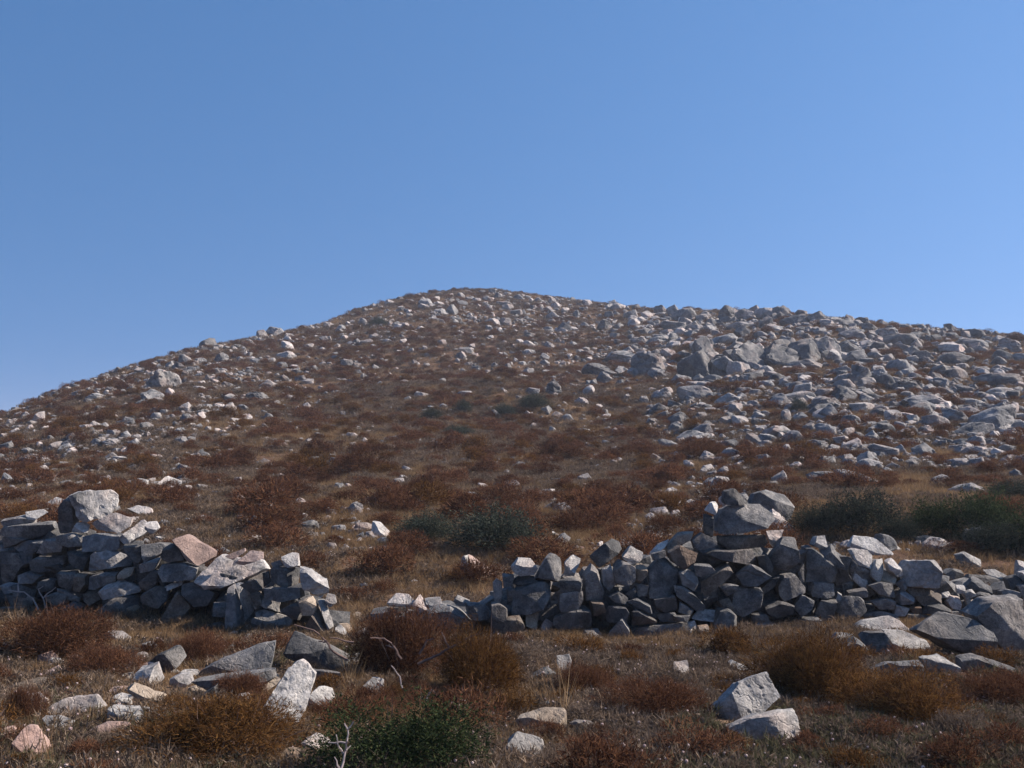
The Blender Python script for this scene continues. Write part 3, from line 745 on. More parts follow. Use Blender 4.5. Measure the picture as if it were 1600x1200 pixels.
BOX_N = '''0 250 150 440;130 250 290 440;100 140 240 210;280 240 400 400;400 285 530 395;300 350 380 410;370 400 440 445;130 390 310 470;420 225 560 300;330 150 435 220;620 200 760 290;700 240 860 330;590 310 660 380;960 340 1160 450;880 450 940 490;1020 440 1140 530;720 400 820 500;480 440 600 560;590 440 720 560;640 415 700 450;110 575 275 660;280 605 425 690;410 515 495 590;720 510 880 600;805 600 1060 690;800 640 960 740;910 715 1040 800;880 780 950 820;1050 755 1270 850;1180 660 1390 830;1110 620 1240 680;1230 550 1400 620;1270 470 1455 560;1320 270 1455 370;1140 280 1260 350;1280 385 1360 450;1000 700 1180 780;800 730 880 780;490 640 620 710;435 720 540 800;300 780 400 850;200 770 280 820;620 790 740 835;560 765 640 800;580 850 660 895;600 895 760 970;430 865 550 920;220 850 380 930;1230 855 1330 910;820 965 890 1010;1030 960 1150 1030;1150 960 1240 1030;940 1060 1040 1120;640 1020 740 1070;1330 900 1420 960;1250 940 1340 990;1380 1030 1455 1090;270 1040 460 1120;450 1050 650 1130;1050 1100 1220 1180;80 695 130 770;40 780 140 810;1360 790 1430 830;700 650 770 690;10 130 60 200;50 140 120 190;230 130 330 200;430 150 500 210;500 160 590 220;540 210 640 260;860 230 960 290;970 310 1030 345;1060 300 1140 330;1150 440 1270 490;840 350 940 420;780 330 860 380;860 390 960 440;0 480 100 540;180 480 330 510;540 590 650 650;1100 560 1200 610;960 520 1080 570;30 1060 130 1130;180 1010 250 1040;0 975 40 1020;1340 990 1400 1040'''
BATCH = [(BOX_J, 0, 540, 3.2), (BOX_K, 450, 640, 3.2), (BOX_M, 850, 440, 4), (BOX_N, 1200, 450, 3.6375)]
hr = random.Random(11)
def hill_proto(k, rough):
    # rocks of the hill: leaning, angular, broken along one bedding direction
    n = hr.randint(6, 8); pts = []
    for i in range(n):
        a = (i+hr.uniform(-.3, .3))/n*6.283
        pts.append((math.cos(a)*hr.uniform(.8, 1.05)*.5, math.sin(a)*hr.uniform(.8, 1.05)*.5))
    P2 = hull2(pts); F = hr.choice([.12, .2, .28, .38, .5, .65]); th = hr.uniform(15, 85)
    me = cut_mesh(outline_planes(P2, F, th, .9, hr, .35), 1.2, .075 if rough else .11, .045+.03*rough, 2.6, rough, hr, 'rock', .45)
    return me
PROTO_BIG = [hill_proto(k, .9) for k in range(10)]
def round_proto():
    pl = rand_planes(hr, 16)
    me = cut_mesh([(c_*.5, n_) for c_, n_ in pl], .5, .062, .035, 2.6, .9, hr, 'boulder', .95)
    return me
PROTO_R = [round_proto() for _ in range(8)]
PROTO_S = [hill_proto(k, .5) for k in range(8)]
for m_ in PROTO_BIG+PROTO_S+PROTO_R: m_.materials.append(M_FAR)
PROTO_P = []
for m_ in PROTO_S[:6]:
    c_ = m_.copy(); c_.materials.clear(); c_.materials.append(M_FARP); PROTO_P.append(c_)
def zone(px, py):
    sk = float(np.interp(px, SX, SR))
    if py-sk < 22:
        return 'on the left skyline' if px < 520 else 'on the summit skyline' if px < 920 else 'on the right skyline'
    if px < 260: return 'on the far left slope' if py < 690 else 'on the left slope above the wall'
    if px < 480: return 'on the left rib of rubble' if py < 700 else 'on the grass above the left wall'
    if px < 860: return 'high on the central slope' if py < 600 else 'on the mid central slope' if py < 740 else 'on the lower central slope'
    if px < 1130: return 'in the outcrop beside the great crag' if py < 600 else 'on the slope below that outcrop' if py < 700 else 'low left of the wall peak'
    if px < 1360: return 'in the great grey crag' if py < 580 else 'just below the great grey crag' if py < 660 else 'on the shrubby slope behind the wall peak'
    return 'in the upper right boulder field' if py < 590 else 'in the middle right boulder field' if py < 680 else 'above the right green bushes'
small_boxes = []
HR = []   # (px, py, w_px, object)
def put_box_rock(x0, y0, x1, y1):
    g = ground((x0+x1)/2, y1-1)
    if g is None: return
    D = g[1]; k = D/FPX; w = (x1-x0)*k; h = (y1-y0)*k
    if x1-x0 < 15:
        small_boxes.append(((g[0], D, g[2]+h*.3), (0, 0, hr.uniform(-.4, .4)), (w*1.15, w, h*1.2))); return
    me = hr.choice((PROTO_R if x0 > 1020 and hr.random() < .75 else PROTO_BIG) if (x1-x0) > 20 else PROTO_S+PROTO_P+PROTO_R)
    rd = 1.12 if me in PROTO_R else 1.0
    o = link('rock', me); o.location = (g[0], D+.2*w, g[2]+h*(.27 if x1-x0 > 30 else .34))
    dpt = .5*(w+h); big = x1-x0 > 30
    o.scale = (w*rd*(1.25 if big else 1.15), dpt*rd*.95, h*rd*(1.15 if big else 1.3))
    o.rotation_euler = (hr.uniform(-.15, .15), hr.uniform(-.35, .35), hr.uniform(-.25, .4))
    ROCKS.append((g[0], D, w*.45)); HR.append(((x0+x1)/2, y1, x1-x0, y1-y0, o))
for txt, ox, oy, sc in BATCH:
    for b in txt.split(';'):
        v = [float(q) for q in b.split()]
        put_box_rock(ox+v[0]/sc, oy+v[1]/sc, ox+v[2]/sc, oy+v[3]/sc)
# labels: size, place on the hill, order from the left within that place
ORD = 'first second third fourth fifth sixth seventh eighth ninth tenth eleventh twelfth thirteenth fourteenth fifteenth sixteenth seventeenth eighteenth nineteenth twentieth'.split()
zs = {}
for t in HR: 
    sz = 'huge' if t[2] > 55 else 'large' if t[2] > 34 else 'middling' if t[2] > 20 else 'small'
    tall = 'upright' if t[3] > t[2]*1.15 else 'flat' if t[3] < t[2]*.42 else 'blocky'
    zs.setdefault((zone(t[0], t[1]-4), sz, tall), []).append(t)
for (z_, sz, tall), L_ in zs.items():
    L_.sort(key=lambda t: t[0])
    for i, t in enumerate(L_):
        if len(L_) == 1: lb = f'{sz} {tall} rock {z_}, alone in its shape'
        else: lb = f'{ORD[min(i, 19)]} {sz} {tall} rock from the left {z_}'
        tag(t[4], lb, 'rock', 'limestone rocks on the hillside')

# scattered smaller rocks: dense on the ribs and the summit, sparse on the grassy middle
def dens(px, py):
    sk = np.interp(px, SX, SR); t = (py-sk)
    d = .17+.0*px
    d = d+1.15*np.exp(-((px-80)/280)**2-((t-60)/75)**2)+.55*np.exp(-((px-300)/170)**2-((t-70)/55)**2)
    d = d+1.15*np.exp(-((px-760)/180)**2-((t-25)/36)**2)+.5*np.exp(-((px-980)/190)**2-((t-60)/75)**2)
    d = d+.8*np.exp(-((px-1400)/330)**2-((t-110)/140)**2)
    d = d+.25*np.exp(-(t/9.)**2)
    d = d+.18*np.exp(-((px-150)/250)**2-((py-760)/60)**2)
    d = d*(.35+1.5*vnoise(px/38., py/17., 77))
    return d
pts = []
while len(pts) < 27000:
    px = rng.uniform(-350, 1950, 4000); py = rng.uniform(440, 900, 4000)
    sk = np.interp(px, SX, SR)
    ok = (py > sk+1) & (rng.uniform(0, 1.2, 4000) < dens(px, py))
    pts += list(zip(px[ok], py[ok]))
sc_rocks = []
for px, py in pts:
    g = ground(px, py)
    if g is None or g[1] < 15 or (1225 < px < 1650 and 735 < py < 850) or (605 < px < 860 and 785 < py < 872): continue
    D = g[1]; spx = float(np.clip(rng.lognormal(math.log(4.3), .58), 2.0, 22))*(1.0+.6*min(1, max(0, (px-900)/250)))*(1+.3*max(0, (py-700)/100))
    w = min(spx*D/FPX, 1.6)
    sc_rocks.append((g, w, px, py, spx))
sc_rocks.sort(key=lambda t: -t[4])
n_ind = 24
stuff_r = list(small_boxes)
for i, (g, w, px, py, spx) in enumerate(sc_rocks):
    inn = 0 < px < 1600
    sca = (w*rng.uniform(.9, 1.5), w*rng.uniform(.8, 1.2), w*rng.uniform(.7, 1.25)); rot = (rng.uniform(-.3, .3), rng.uniform(-.4, .4), rng.uniform(-.6, .6))
    loc = (g[0], g[1], g[2]+.13*w)
    if n_ind > 0 and inn:
        o = link('rock', hr.choice(PROTO_S+PROTO_P+PROTO_R)); o.location = loc; o.scale = sca; o.rotation_euler = rot; n_ind -= 1
        z_ = zone(px, py)
        tag(o, f'pale rubble rock lying loose {z_} between larger rocks', 'rock', f'loose rubble rocks {z_}')
    else: stuff_r.append((loc, rot, sca))

# stones strewn in front of the walls
fr = random.Random(21); nfs = 0
while nfs < 135:
    px = fr.uniform(-20, 1620) if nfs < 80 else fr.uniform(330, 640) if nfs < 105 else fr.uniform(60, 520); py = fr.choice([fr.uniform(985, 1030), fr.uniform(990, 1195)])
    if any(b[0]-2 < px < b[1]+2 and b[2] < py < b[3] for b in BOXES): continue
    if fr.random() > (1.0 if px < 650 else .5): continue
    if nfs > 80: py = fr.uniform(965, 1040) if nfs < 105 else fr.uniform(1010, 1110)
    sp = (fr.uniform(9, 26) if nfs < 80 else fr.uniform(14, 34))*(py/1050)**2; hh_ = sp*fr.uniform(.4, .75); n_ = fr.randint(5, 7)
    pp = [(px+math.cos(k/n_*6.283+fr.uniform(-.3, .3))*sp*.5, py-hh_*.3+math.sin(k/n_*6.283)*hh_*.5) for k in range(n_)]
    mk = fr.choice('ppwkt'); cn = {'p': 'pale', 'w': 'grey', 'k': 'pinkish', 't': 'tan'}[mk]
    sz = 'hand-sized' if sp < 18 else 'head-sized'
    zn = 'before the left wall' if px < 530 and py < 1050 else 'in the bottom left corner area' if px < 480 else 'in the gap between the walls' if px < 780 and py < 1060 else 'near the bottom edge' if py > 1110 else 'below the right wall'
    if place_rock(pp, [fr.uniform(.2, .8), fr.uniform(30, 90), mk], f'{sz} {cn} rubble stone half sunk in dry grass {zn}', f'small {cn} rubble stones {zn}', None, 'stone', 'small_stone'): nfs += 1

# ------------------------------------------------------------------ instancer for uncountable cover
def cover(name, items, protos, parent=None):
    """one object whose geometry nodes set copies of real plants or stones on its points"""
    n = len(items)
    me = bpy.data.meshes.new(name); me.vertices.add(n)
    me.vertices.foreach_set('co', np.array([i[0] for i in items], float).ravel())
    for an, k in (('rot', 1), ('siz', 2)):
        a = me.attributes.new(an, 'FLOAT_VECTOR', 'POINT'); a.data.foreach_set('vector', np.array([i[k] for i in items], float).ravel())
    a = me.attributes.new('pick', 'INT', 'POINT'); a.data.foreach_set('value', (rng.integers(0, len(protos), n) if len(items[0]) < 4 else np.array([i[3] for i in items])).astype(np.int32))
    o = link(name, me); o['kind'] = 'stuff'
    ng = bpy.data.node_groups.new(name, 'GeometryNodeTree')
    ng.interface.new_socket('Geometry', in_out='INPUT', socket_type='NodeSocketGeometry'); ng.interface.new_socket('Geometry', in_out='OUTPUT', socket_type='NodeSocketGeometry')
    gi = ng.nodes.new('NodeGroupInput'); go = ng.nodes.new('NodeGroupOutput'); L = ng.links
    jn = ng.nodes.new('GeometryNodeJoinGeometry')
    for p in protos[::-1]:
        oi = ng.nodes.new('GeometryNodeObjectInfo'); oi.transform_space = 'ORIGINAL'; oi.inputs['Object'].default_value = p; oi.inputs['As Instance'].default_value = True
        L.new(oi.outputs['Geometry'], jn.inputs[0])
    ip = ng.nodes.new('GeometryNodeInstanceOnPoints'); ip.inputs['Pick Instance'].default_value = True
    def attr(nm, dt):
        q = ng.nodes.new('GeometryNodeInputNamedAttribute'); q.data_type = dt; q.inputs['Name'].default_value = nm; return q.outputs['Attribute']
    L.new(gi.outputs[0], ip.inputs['Points']); L.new(jn.outputs[0], ip.inputs['Instance'])
    L.new(attr('pick', 'INT'), ip.inputs['Instance Index'])
    L.new(attr('rot', 'FLOAT_VECTOR'), ip.inputs['Rotation']); L.new(attr('siz', 'FLOAT_VECTOR'), ip.inputs['Scale'])
    L.new(ip.outputs[0], go.inputs[0])
    md = o.modifiers.new('scatter', 'NODES'); md.node_group = ng
    return o
rock_objs = []
seen = set()
for o in C.objects:
    if o.type == 'MESH' and o.data in (PROTO_S+PROTO_P+PROTO_R) and o.data.name not in seen:
        seen.add(o.data.name); rock_objs.append(o)
tag(cover('loose_rubble', stuff_r, rock_objs), 'countless small pale limestone rubble strewn over the whole hillside', 'rubble')

# ------------------------------------------------------------------ plants
def strip_mesh(name, P0, DIR, LEN, WID, bend=.3, seg=2, tint=None):
    """many tapering blades in one mesh: P0 roots, DIR unit directions"""
    n = len(P0); up = rng.normal(size=(n, 3)); side = np.cross(DIR, up); side /= np.linalg.norm(side, axis=1)[:, None]+1e-9
    bd = np.cross(side, DIR)*bend*rng.uniform(-1, 1, n)[:, None]
    V = []
    for s in range(seg+1):
        t = s/seg; c = P0+DIR*(LEN*t)[:, None]+bd*(LEN*t*t)[:, None]
        w = (WID*(1-t*.9)*(.75+.5*t if s else 1))[:, None]*.5
        if s < seg: V += [c-side*w, c+side*w]
        else: V += [c]
    m = len(V); V = np.stack(V, 1).reshape(-1, 3); b = np.arange(n)[:, None]*m
    F = []
    for s in range(seg-1):
        F += [np.concatenate([b+2*s, b+2*s+1, b+2*s+3], 1), np.concatenate([b+2*s, b+2*s+3, b+2*s+2], 1)]
    s = seg-1; F.append(np.concatenate([b+2*s, b+2*s+1, b+2*s+2], 1))
    F = np.stack(F, 1).reshape(-1, 3)
    me = fast_mesh(name, V, F)
    tn = rng.uniform(0, 1, n) if tint is None else tint
    a = me.attributes.new('tint', 'FLOAT', 'POINT'); a.data.foreach_set('value', np.repeat(tn, m))
    return me
def fast_mesh(name, V, F):
    me = bpy.data.meshes.new(name); me.vertices.add(len(V)); me.vertices.foreach_set('co', np.asarray(V, float).ravel())
    me.loops.add(F.size); me.loops.foreach_set('vertex_index', F.ravel().astype(np.int32))
    me.polygons.add(len(F)); me.polygons.foreach_set('loop_start', np.arange(0, F.size, 3, dtype=np.int32))
    me.update(calc_edges=True); return me
def lobes(nl, flat):
    L = []
    for k in range(nl):
        a = rng.uniform(0, 6.28); r = .28*math.sqrt(rng.uniform(0, 1))
        L.append((math.cos(a)*r, math.sin(a)*r, rng.uniform(.08, .28)*flat, rng.uniform(.17, .28), rng.uniform(.22, .36)*flat))
    return L
def dome_points(n, nl, flat, inner=.55, rag=.22):
    """points in the outer shell of a lumpy unit-wide mound"""
    L = lobes(nl, flat); out = []; dr = []
    while len(out) < n:
        l = L[rng.integers(0, nl)]; v = rng.normal(size=3); v /= np.linalg.norm(v)
        if v[2] < -.35: continue
        r = rng.uniform(inner, 1)**.6*(1+rag*math.sin(5*v[0]+3*l[0]*9)*math.cos(4*v[1]+l[1]*11))
        p = np.array([l[0]+v[0]*l[3]*1.3*r, l[1]+v[1]*l[3]*1.3*r, l[2]+v[2]*l[4]*r])
        if p[2] < 0: continue
        out.append(p); dr.append(v)
    return np.array(out), np.array(dr)
def foliage(name, n, nl, flat, ln, wd, spread, mat, seg=1, upb=.35, rag=.22):
    P, D = dome_points(n, nl, flat, .45 if rag > .3 else .55, rag)
    D = D+rng.normal(size=D.shape)*spread; D[:, 2] += upb; D /= np.linalg.norm(D, axis=1)[:, None]
    me = strip_mesh(name, P-D*ln*.5, D, rng.uniform(.6, 1.3, n)*ln, rng.uniform(.7, 1.3, n)*wd, .35, seg)
    me.materials.append(mat); return me
def stems(name, n, flat, mat, wd=.012):
    a = rng.uniform(0, 6.28, n); t = rng.uniform(.15, 1.25, n)
    D = np.stack([np.cos(a)*np.sin(t), np.sin(a)*np.sin(t), np.cos(t)*flat*1.1], 1); L = np.linalg.norm(D, axis=1); D /= L[:, None]
    me = strip_mesh(name, rng.normal(size=(n, 3))*[.03, .03, 0], D, rng.uniform(.34, .62, n)*L, np.full(n, wd), .3, 3)
    me.materials.append(mat); return me
def bush(name, label, cat, group, f_me, s_me, loc, scale, rz):
    root = bpy.data.objects.new(name, None); C.objects.link(root); root.location = loc; root.rotation_euler = (0, 0, rz); root.scale = scale
    root.empty_display_size = .2
    tag(root, label, cat, group)
    link('foliage', f_me, None, root); link('twigs', s_me, None, root)
    return root
print('building plants')
NEAR_BR = [foliage('foliage', 17000, 10, 1.0, .050, .0050, .7, M_BROWN, 2) for _ in range(2)]
NEAR_RU = [foliage('foliage', 17000, 9, 1.0, .050, .0050, .7, M_RUST, 2) for _ in range(2)]
NEAR_GR = foliage('foliage', 15000, 11, 1.0, .028, .0100, .9, M_NGREEN, 1, .2, .45)
MID_BR = [foliage('foliage', 2200, 5+k % 3, 1.0, .085, .012, .6, M_BROWN) for k in range(6)]
MID_RU = [foliage('foliage', 2200, 6, 1.0, .085, .012, .6, M_RUST) for k in range(2)]
MID_GR = [foliage('foliage', 9000, 13, 1.0, .034, .013, .9, [M_GREEN, M_DUSK][k], 1, .2, .55) for k in range(2)]
LOW_GY = foliage('foliage', 2600, 6, 1.0, .07, .011, .8, M_HERB)
STEM = stems('twigs', 60, 1.0, M_TWIG, .009)
STEM_S = stems('twigs', 14, 1.0, M_TWIG, .014)

BUSHES = []
def px_bush(x0, y0, x1, y1, label, kind, name='dry_bush', group=None, cat='bush', push=0):
    g = ground((x0+x1)/2, y1)
    if g is None: g = (*at((x0+x1)/2, y1, 4.0),)
    w = (x1-x0)*g[1]/FPX; D = g[1]+.38*w+push; w = (x1-x0)*D/FPX
    p = at((x0+x1)/2, y1, D); zz = float(height(p.x, D))-.03
    f = {'b': random.choice(NEAR_BR), 'r': random.choice(NEAR_RU), 'g': NEAR_GR, 'd': MID_GR[1], 'm': MID_GR[0], 'B': random.choice(MID_BR)}[kind]
    v = np.empty(len(f.vertices)*3); f.vertices.foreach_get('co', v); v = v.reshape(-1, 3)
    top = np.percentile(v[:, 2], 99); wx = np.percentile(np.abs(v[:, 0]), 98)*2
    hz_ = max(.12, at((x0+x1)/2, y0, D).z-zz)
    o = bush(name, label, cat, group, f, STEM if kind in 'brg' else STEM_S, (p.x, D, zz), (w/wx, .9*w/wx, hz_/top), 0)
    h = 0
    o.rotation_euler.z = random.choice([0, 3.14])+random.uniform(-.3, .3)
    BUSHES.append((p.x, D, w*.5)); return o
FG = 'dry bushes in front of the walls'
px_bush(10, 950, 185, 1035, 'wide reddish-brown bush under the left wall at the left edge', 'b', group=FG)
px_bush(215, 1098, 480, 1212, 'orange-brown rounded bush at the bottom edge, left of the green bush', 'r', group=FG)
px_bush(540, 955, 705, 1068, 'big brown bush with bare twigs in the gap between the walls', 'b', group=FG)
px_bush(670, 985, 815, 1095, 'brown bush sprawling right of the big twiggy one', 'r', group=FG)
px_bush(1190, 988, 1355, 1105, 'tall round rusty bush before the right wall', 'r', group=FG)
px_bush(1335, 1045, 1505, 1140, 'low rusty bush below the huge domed boulder', 'r', group=FG)
px_bush(1490, 1045, 1630, 1115, 'dark brown bush at the right edge below the wall', 'b', group=FG)
px_bush(270, 985, 355, 1040, 'small brown bush left of the long tilted slab', 'b', group=FG)
px_bush(340, 1050, 420, 1095, 'small dark bush against the underside of the tilted slab', 'b', group=FG)
px_bush(870, 1040, 960, 1095, 'low grey-brown scrub clump below the long dark wall slab', 'b', group=FG)
px_bush(950, 1060, 1110, 1130, 'dark low heath clump in the middle foreground', 'b', group=FG)
px_bush(100, 1010, 215, 1062, 'dull brown low bush right below the leftmost bush', 'b', group=FG)
px_bush(0, 1075, 70, 1135, 'dull brown bush left of the cracked pair of slabs', 'b', group=FG)
px_bush(490, 1095, 745, 1230, 'dark green leafy bush at the bottom edge, centre left', 'g', name='green_bush', group='green bushes')
GB = 'green bushes'
px_bush(618, 800, 715, 850, 'smaller dark green bush upslope between the two walls', 'd', 'green_bush', GB)
px_bush(700, 792, 850, 872, 'larger dark green bush upslope between the two walls', 'd', 'green_bush', GB)
px_bush(1232, 788, 1330, 838, 'low dark green bush right behind the peak of the wall', 'd', 'green_bush', GB)
px_bush(1280, 766, 1405, 845, 'dusky green bush second right of the wall peak', 'd', 'green_bush', GB)
px_bush(1372, 805, 1440, 850, 'small dusky green bush third right of the wall peak', 'd', 'green_bush', GB)
px_bush(1415, 782, 1510, 846, 'green spreading bush behind the dark square wall block', 'm', 'green_bush', GB)
px_bush(1470, 768, 1590, 852, 'tallest green bush of the thicket behind the right wall', 'm', 'green_bush', GB)
px_bush(1500, 815, 1600, 872, 'low green bush in front of the tallest one behind the right wall', 'd', 'green_bush', GB)
px_bush(1560, 790, 1690, 876, 'green bush at the right edge behind the wall', 'm', 'green_bush', GB)
px_bush(1540, 752, 1650, 785, 'small dark bush at the right edge above the green ones', 'd', 'green_bush', GB)
for a in ((708, 624, 738, 648, 'small dark bush on mid slope, second of the dark row from left'), (655, 638, 692, 658, 'low dark bush on mid slope, leftmost of the dark row'), (768, 630, 806, 655, 'dark bush left of the pair touching on mid slope'),
          (808, 615, 862, 646, 'largest dark bush of the row on mid slope'), (690, 664, 742, 682, 'low dark green bush below the dark row on mid slope'), (693, 682, 732, 698, 'lowest grey-green bush below the dark row'),
          (576, 495, 606, 512, 'dark bush high up left of the summit rocks'), (1235, 620, 1262, 648, 'dark bush in the boulders below the crag')):
    px_bush(*a[:4], a[4], 'd', 'green_bush', GB)

# low cushions among the foreground stones
cr_ = random.Random(8); nc = 0; LOW_H = None
while nc < 110:
    d = cr_.uniform(4.9, 9.4); x = cr_.uniform(-.52, .52)*d; w = cr_.uniform(.22, .55)
    if any((a-x)**2+(b-d)**2 < (c_+w*.5)**2 for a, b, c_ in ROCKS+BUSHES): continue
    k = cr_.random(); me = cr_.choice(MID_BR if k < .45 else MID_RU if k < .75 else [LOW_GY])
    cn = 'reddish-brown' if k < .45 else 'rusty' if k < .75 else 'grey-brown'; sz = 'knee-high' if w > .36 else 'tiny'
    zn = 'left' if x/d < -.2 else 'middle' if x/d < .15 else 'right'; nf = 'near the bottom edge' if d < 6.6 else 'close to the walls'
    bush('cushion_plant', f'{sz} {cn} cushion plant in the {zn} foreground {nf}', 'plant', f'{cn} cushion plants in the {zn} foreground {nf}', me, STEM_S, (x, d, float(height(x, d))-.02), (w*1.2, w*1.1, w*cr_.uniform(.7, 1.1)), cr_.uniform(0, 6))
    BUSHES.append((x, d, w*.5)); nc += 1
# brown mounds over the hillside
gx = []
for k in range(30000):
    d = 12.5+(150)*rng.uniform()**.62 if k > 5000 else 12.5+24*rng.uniform()**.7; u = rng.uniform(-.75, .75); gx.append((u*d, d))
shr = []
occ = {}
def free(x, y, r, store=True, f=1.0):
    for (a, b, c_) in ROCKS+BUSHES:
        if (a-x)**2+(b-y)**2 < ((c_+r)*f)**2: return False
    return True
rocks_np = np.array([(a, b, c_) for a, b, c_ in ROCKS+BUSHES])
for x, y in gx:
    px = 800+1600*x/y; w = float(np.clip(rng.lognormal(math.log(.74), .34), .35, 1.6))
    if y > np.interp(px, CX, CD)+3: continue
    if y < 14 and (px < 530 or px > 750): continue
    if fbm(x*.13, y*.10, 31, 3) < -.38+.3*rng.uniform(-1, 1): continue
    dd = (rocks_np[:, 0]-x)**2+(rocks_np[:, 1]-y)**2
    if (dd < (rocks_np[:, 2]*.9+w*.3)**2).any(): continue
    cs = 1.05 if y < 26 else .9 if y < 45 else .75
    key = (int(x/cs+100), int(y/cs), cs)
    if key in occ: continue
    if y < 45 and shr and min((a-x)**2+((b-y)*.8)**2 for a, b, _ in shr[-400:] if True) < (.62*w)**2: continue
    occ[key] = 1
    if len(shr) > 11000: break
    shr.append((x, y, w))
shr = [s for s in shr if not (rng.uniform() < .25)]
shr.sort(key=lambda s: s[1]-(0 if abs(s[0]/s[1]) < .5 else -1000))
proto_f = {}
st = []; cnt = 0
GRP = 'brown mounded bushes over the slope'
for x, y, w in shr:
    z = float(height(x, y))-.03; sc = (w*rng.uniform(.95, 1.4), w, w*rng.uniform(.65, 1.05)); rz = rng.uniform(0, 6.28)
    px = 800+1600*x/y
    if cnt < 272 and abs(x/y) < .5:
        me = random.choice(MID_BR+MID_BR+MID_BR+MID_RU)
        side = 'left' if px < 530 else 'central' if px < 1000 else 'right'
        hgt = 'lowest' if y < 19 else 'lower' if y < 27 else 'middle'
        szw = 'broad' if w > 1.05 else 'medium' if w > .75 else 'small'; cw = 'rusty' if me in MID_RU else 'reddish-brown'; shp = 'domed' if sc[2] > .75*w else 'flattened'
        lb = f'{szw} {shp} {cw} dry bush on the {hgt} {side} slope beyond the walls'
        o = bush('dry_bush', lb, 'bush', f'brown bushes on the {hgt} {side} slope', me, STEM_S, (x, y, z), sc, rz); cnt += 1
        for ch in o.children:
            if ch.data.name not in proto_f and ch.data in MID_BR+MID_RU: proto_f[ch.data.name] = ch
    else: st.append(((x, y, z), (0, 0, rz), sc))
tag(cover('brown_scrub', st, list(proto_f.values())), 'dense low reddish-brown scrub covering the upper hillside', 'scrub')

# grass and herbs
def tuft(name, n, h, rad, wd, mat, lean=.45, seg=2):
    a = rng.uniform(0, 6.28, n); r = np.sqrt(rng.uniform(0, 1, n))*rad
    P = np.stack([np.cos(a)*r, np.sin(a)*r, np.zeros(n)-.02], 1)
    D = np.stack([rng.normal(0, lean, n), rng.normal(0, lean, n), np.ones(n)], 1); D /= np.linalg.norm(D, axis=1)[:, None]
    me = strip_mesh(name, P, D, rng.uniform(.45, 1.1, n)*h, rng.uniform(.7, 1.3, n)*wd, .5, seg); me.materials.append(mat); return me
def herb(name, n, h, rad, mat, flowers=0):
    """a branching dry herb: stalks with side sprigs, some with round seed heads"""
    P = []; D = []; L = []; Wd = []
    tips = []
    for k in range(n):
        a = rng.uniform(0, 6.28); r = rad*math.sqrt(rng.uniform()); p = np.array([math.cos(a)*r, math.sin(a)*r, -.01])
        d = np.array([rng.normal(0, .38), rng.normal(0, .38), 1]); d /= np.linalg.norm(d); l = h*rng.uniform(.5, 1.1)
        P.append(p); D.append(d); L.append(l); Wd.append(.005); tips.append(p+d*l)
        for j in range(7):
            t = rng.uniform(.25, .95); e = d+rng.normal(0, .75, 3); e[2] = abs(e[2]); e /= np.linalg.norm(e)
            P.append(p+d*l*t); D.append(e); L.append(rng.uniform(.025, .06)); Wd.append(.008)
    me = strip_mesh(name, np.array(P), np.array(D), np.array(L), np.array(Wd), .3, 2)
    me.materials.append(mat)
    if flowers:
        me.materials.append(M_FLOWER)
        bm = bmesh.new(); bm.from_mesh(me); lay = bm.verts.layers.float.get('tint')
        for tp in random.sample(range(len(tips)), min(flowers, len(tips))):
            r = bmesh.ops.create_icosphere(bm, subdivisions=1, radius=rng.uniform(.006, .010)); v_ = rng.uniform()
            for v in r['verts']:
                v.co += Vector(tips[tp])
                if lay: v[lay] = v_
                for f in v.link_faces: f.material_index = 1
        bm.to_mesh(me); bm.free()
    return me
T_GR = [tuft('grass_tuft', 70, .125, .12, .0045, M_GRASS) for _ in range(3)]
T_HB = [herb('herb', 26, .10, .13, M_HERB, f) for f in (0, 0, 2, 3)]
T_OL = [herb('herb', 26, .09, .13, M_OLIVE, 0)]
TALL = [tuft('grass_tuft', 26, .42, .05, .005, M_GRASS, .22, 3)]
protos = []
def fgx(px, py, me, label, cat, name):
    g = ground(px, py); o = link(name, me); o.location = g; o.location.z -= .01; tag(o, label, cat, 'dry grass and herb tufts in the foreground'); protos.append(o); return o
pl_ = [('golden dry grass tuft beside the squared stone with white face', 300, 1010), ('golden dry grass tuft in the gap between the walls', 560, 900), ('golden grass tuft below the humped pink boulder', 150, 1190)]
for me, (lb, a, b) in zip(T_GR, pl_): fgx(a, b, me, lb, 'grass', 'grass_tuft')
pl_ = [('grey-brown dry herb below the long dark wall slab', 1010, 1020), ('grey-brown dry herb left of the round rusty bush', 1150, 1060), ('dry herb with pale seed heads before the slanting boulder', 1085, 1130), ('dry herb with several pink seed heads at bottom right', 1135, 1160)]
for me, (lb, a, b) in zip(T_HB, pl_): fgx(a, b, me, lb, 'herb', 'dry_herb')
fgx(1300, 1180, T_OL[0], 'olive-green low herb on the ground at bottom right', 'herb', 'green_herb')
fgx(20, 985, TALL[0], 'tall pale grass stalks at the left edge under the wall', 'grass', 'tall_grass_tuft')
BOXES.append((985, 1110, 985, 1001, 10.3))
items = []
allobs = np.array([(a, b, c_) for a, b, c_ in ROCKS])
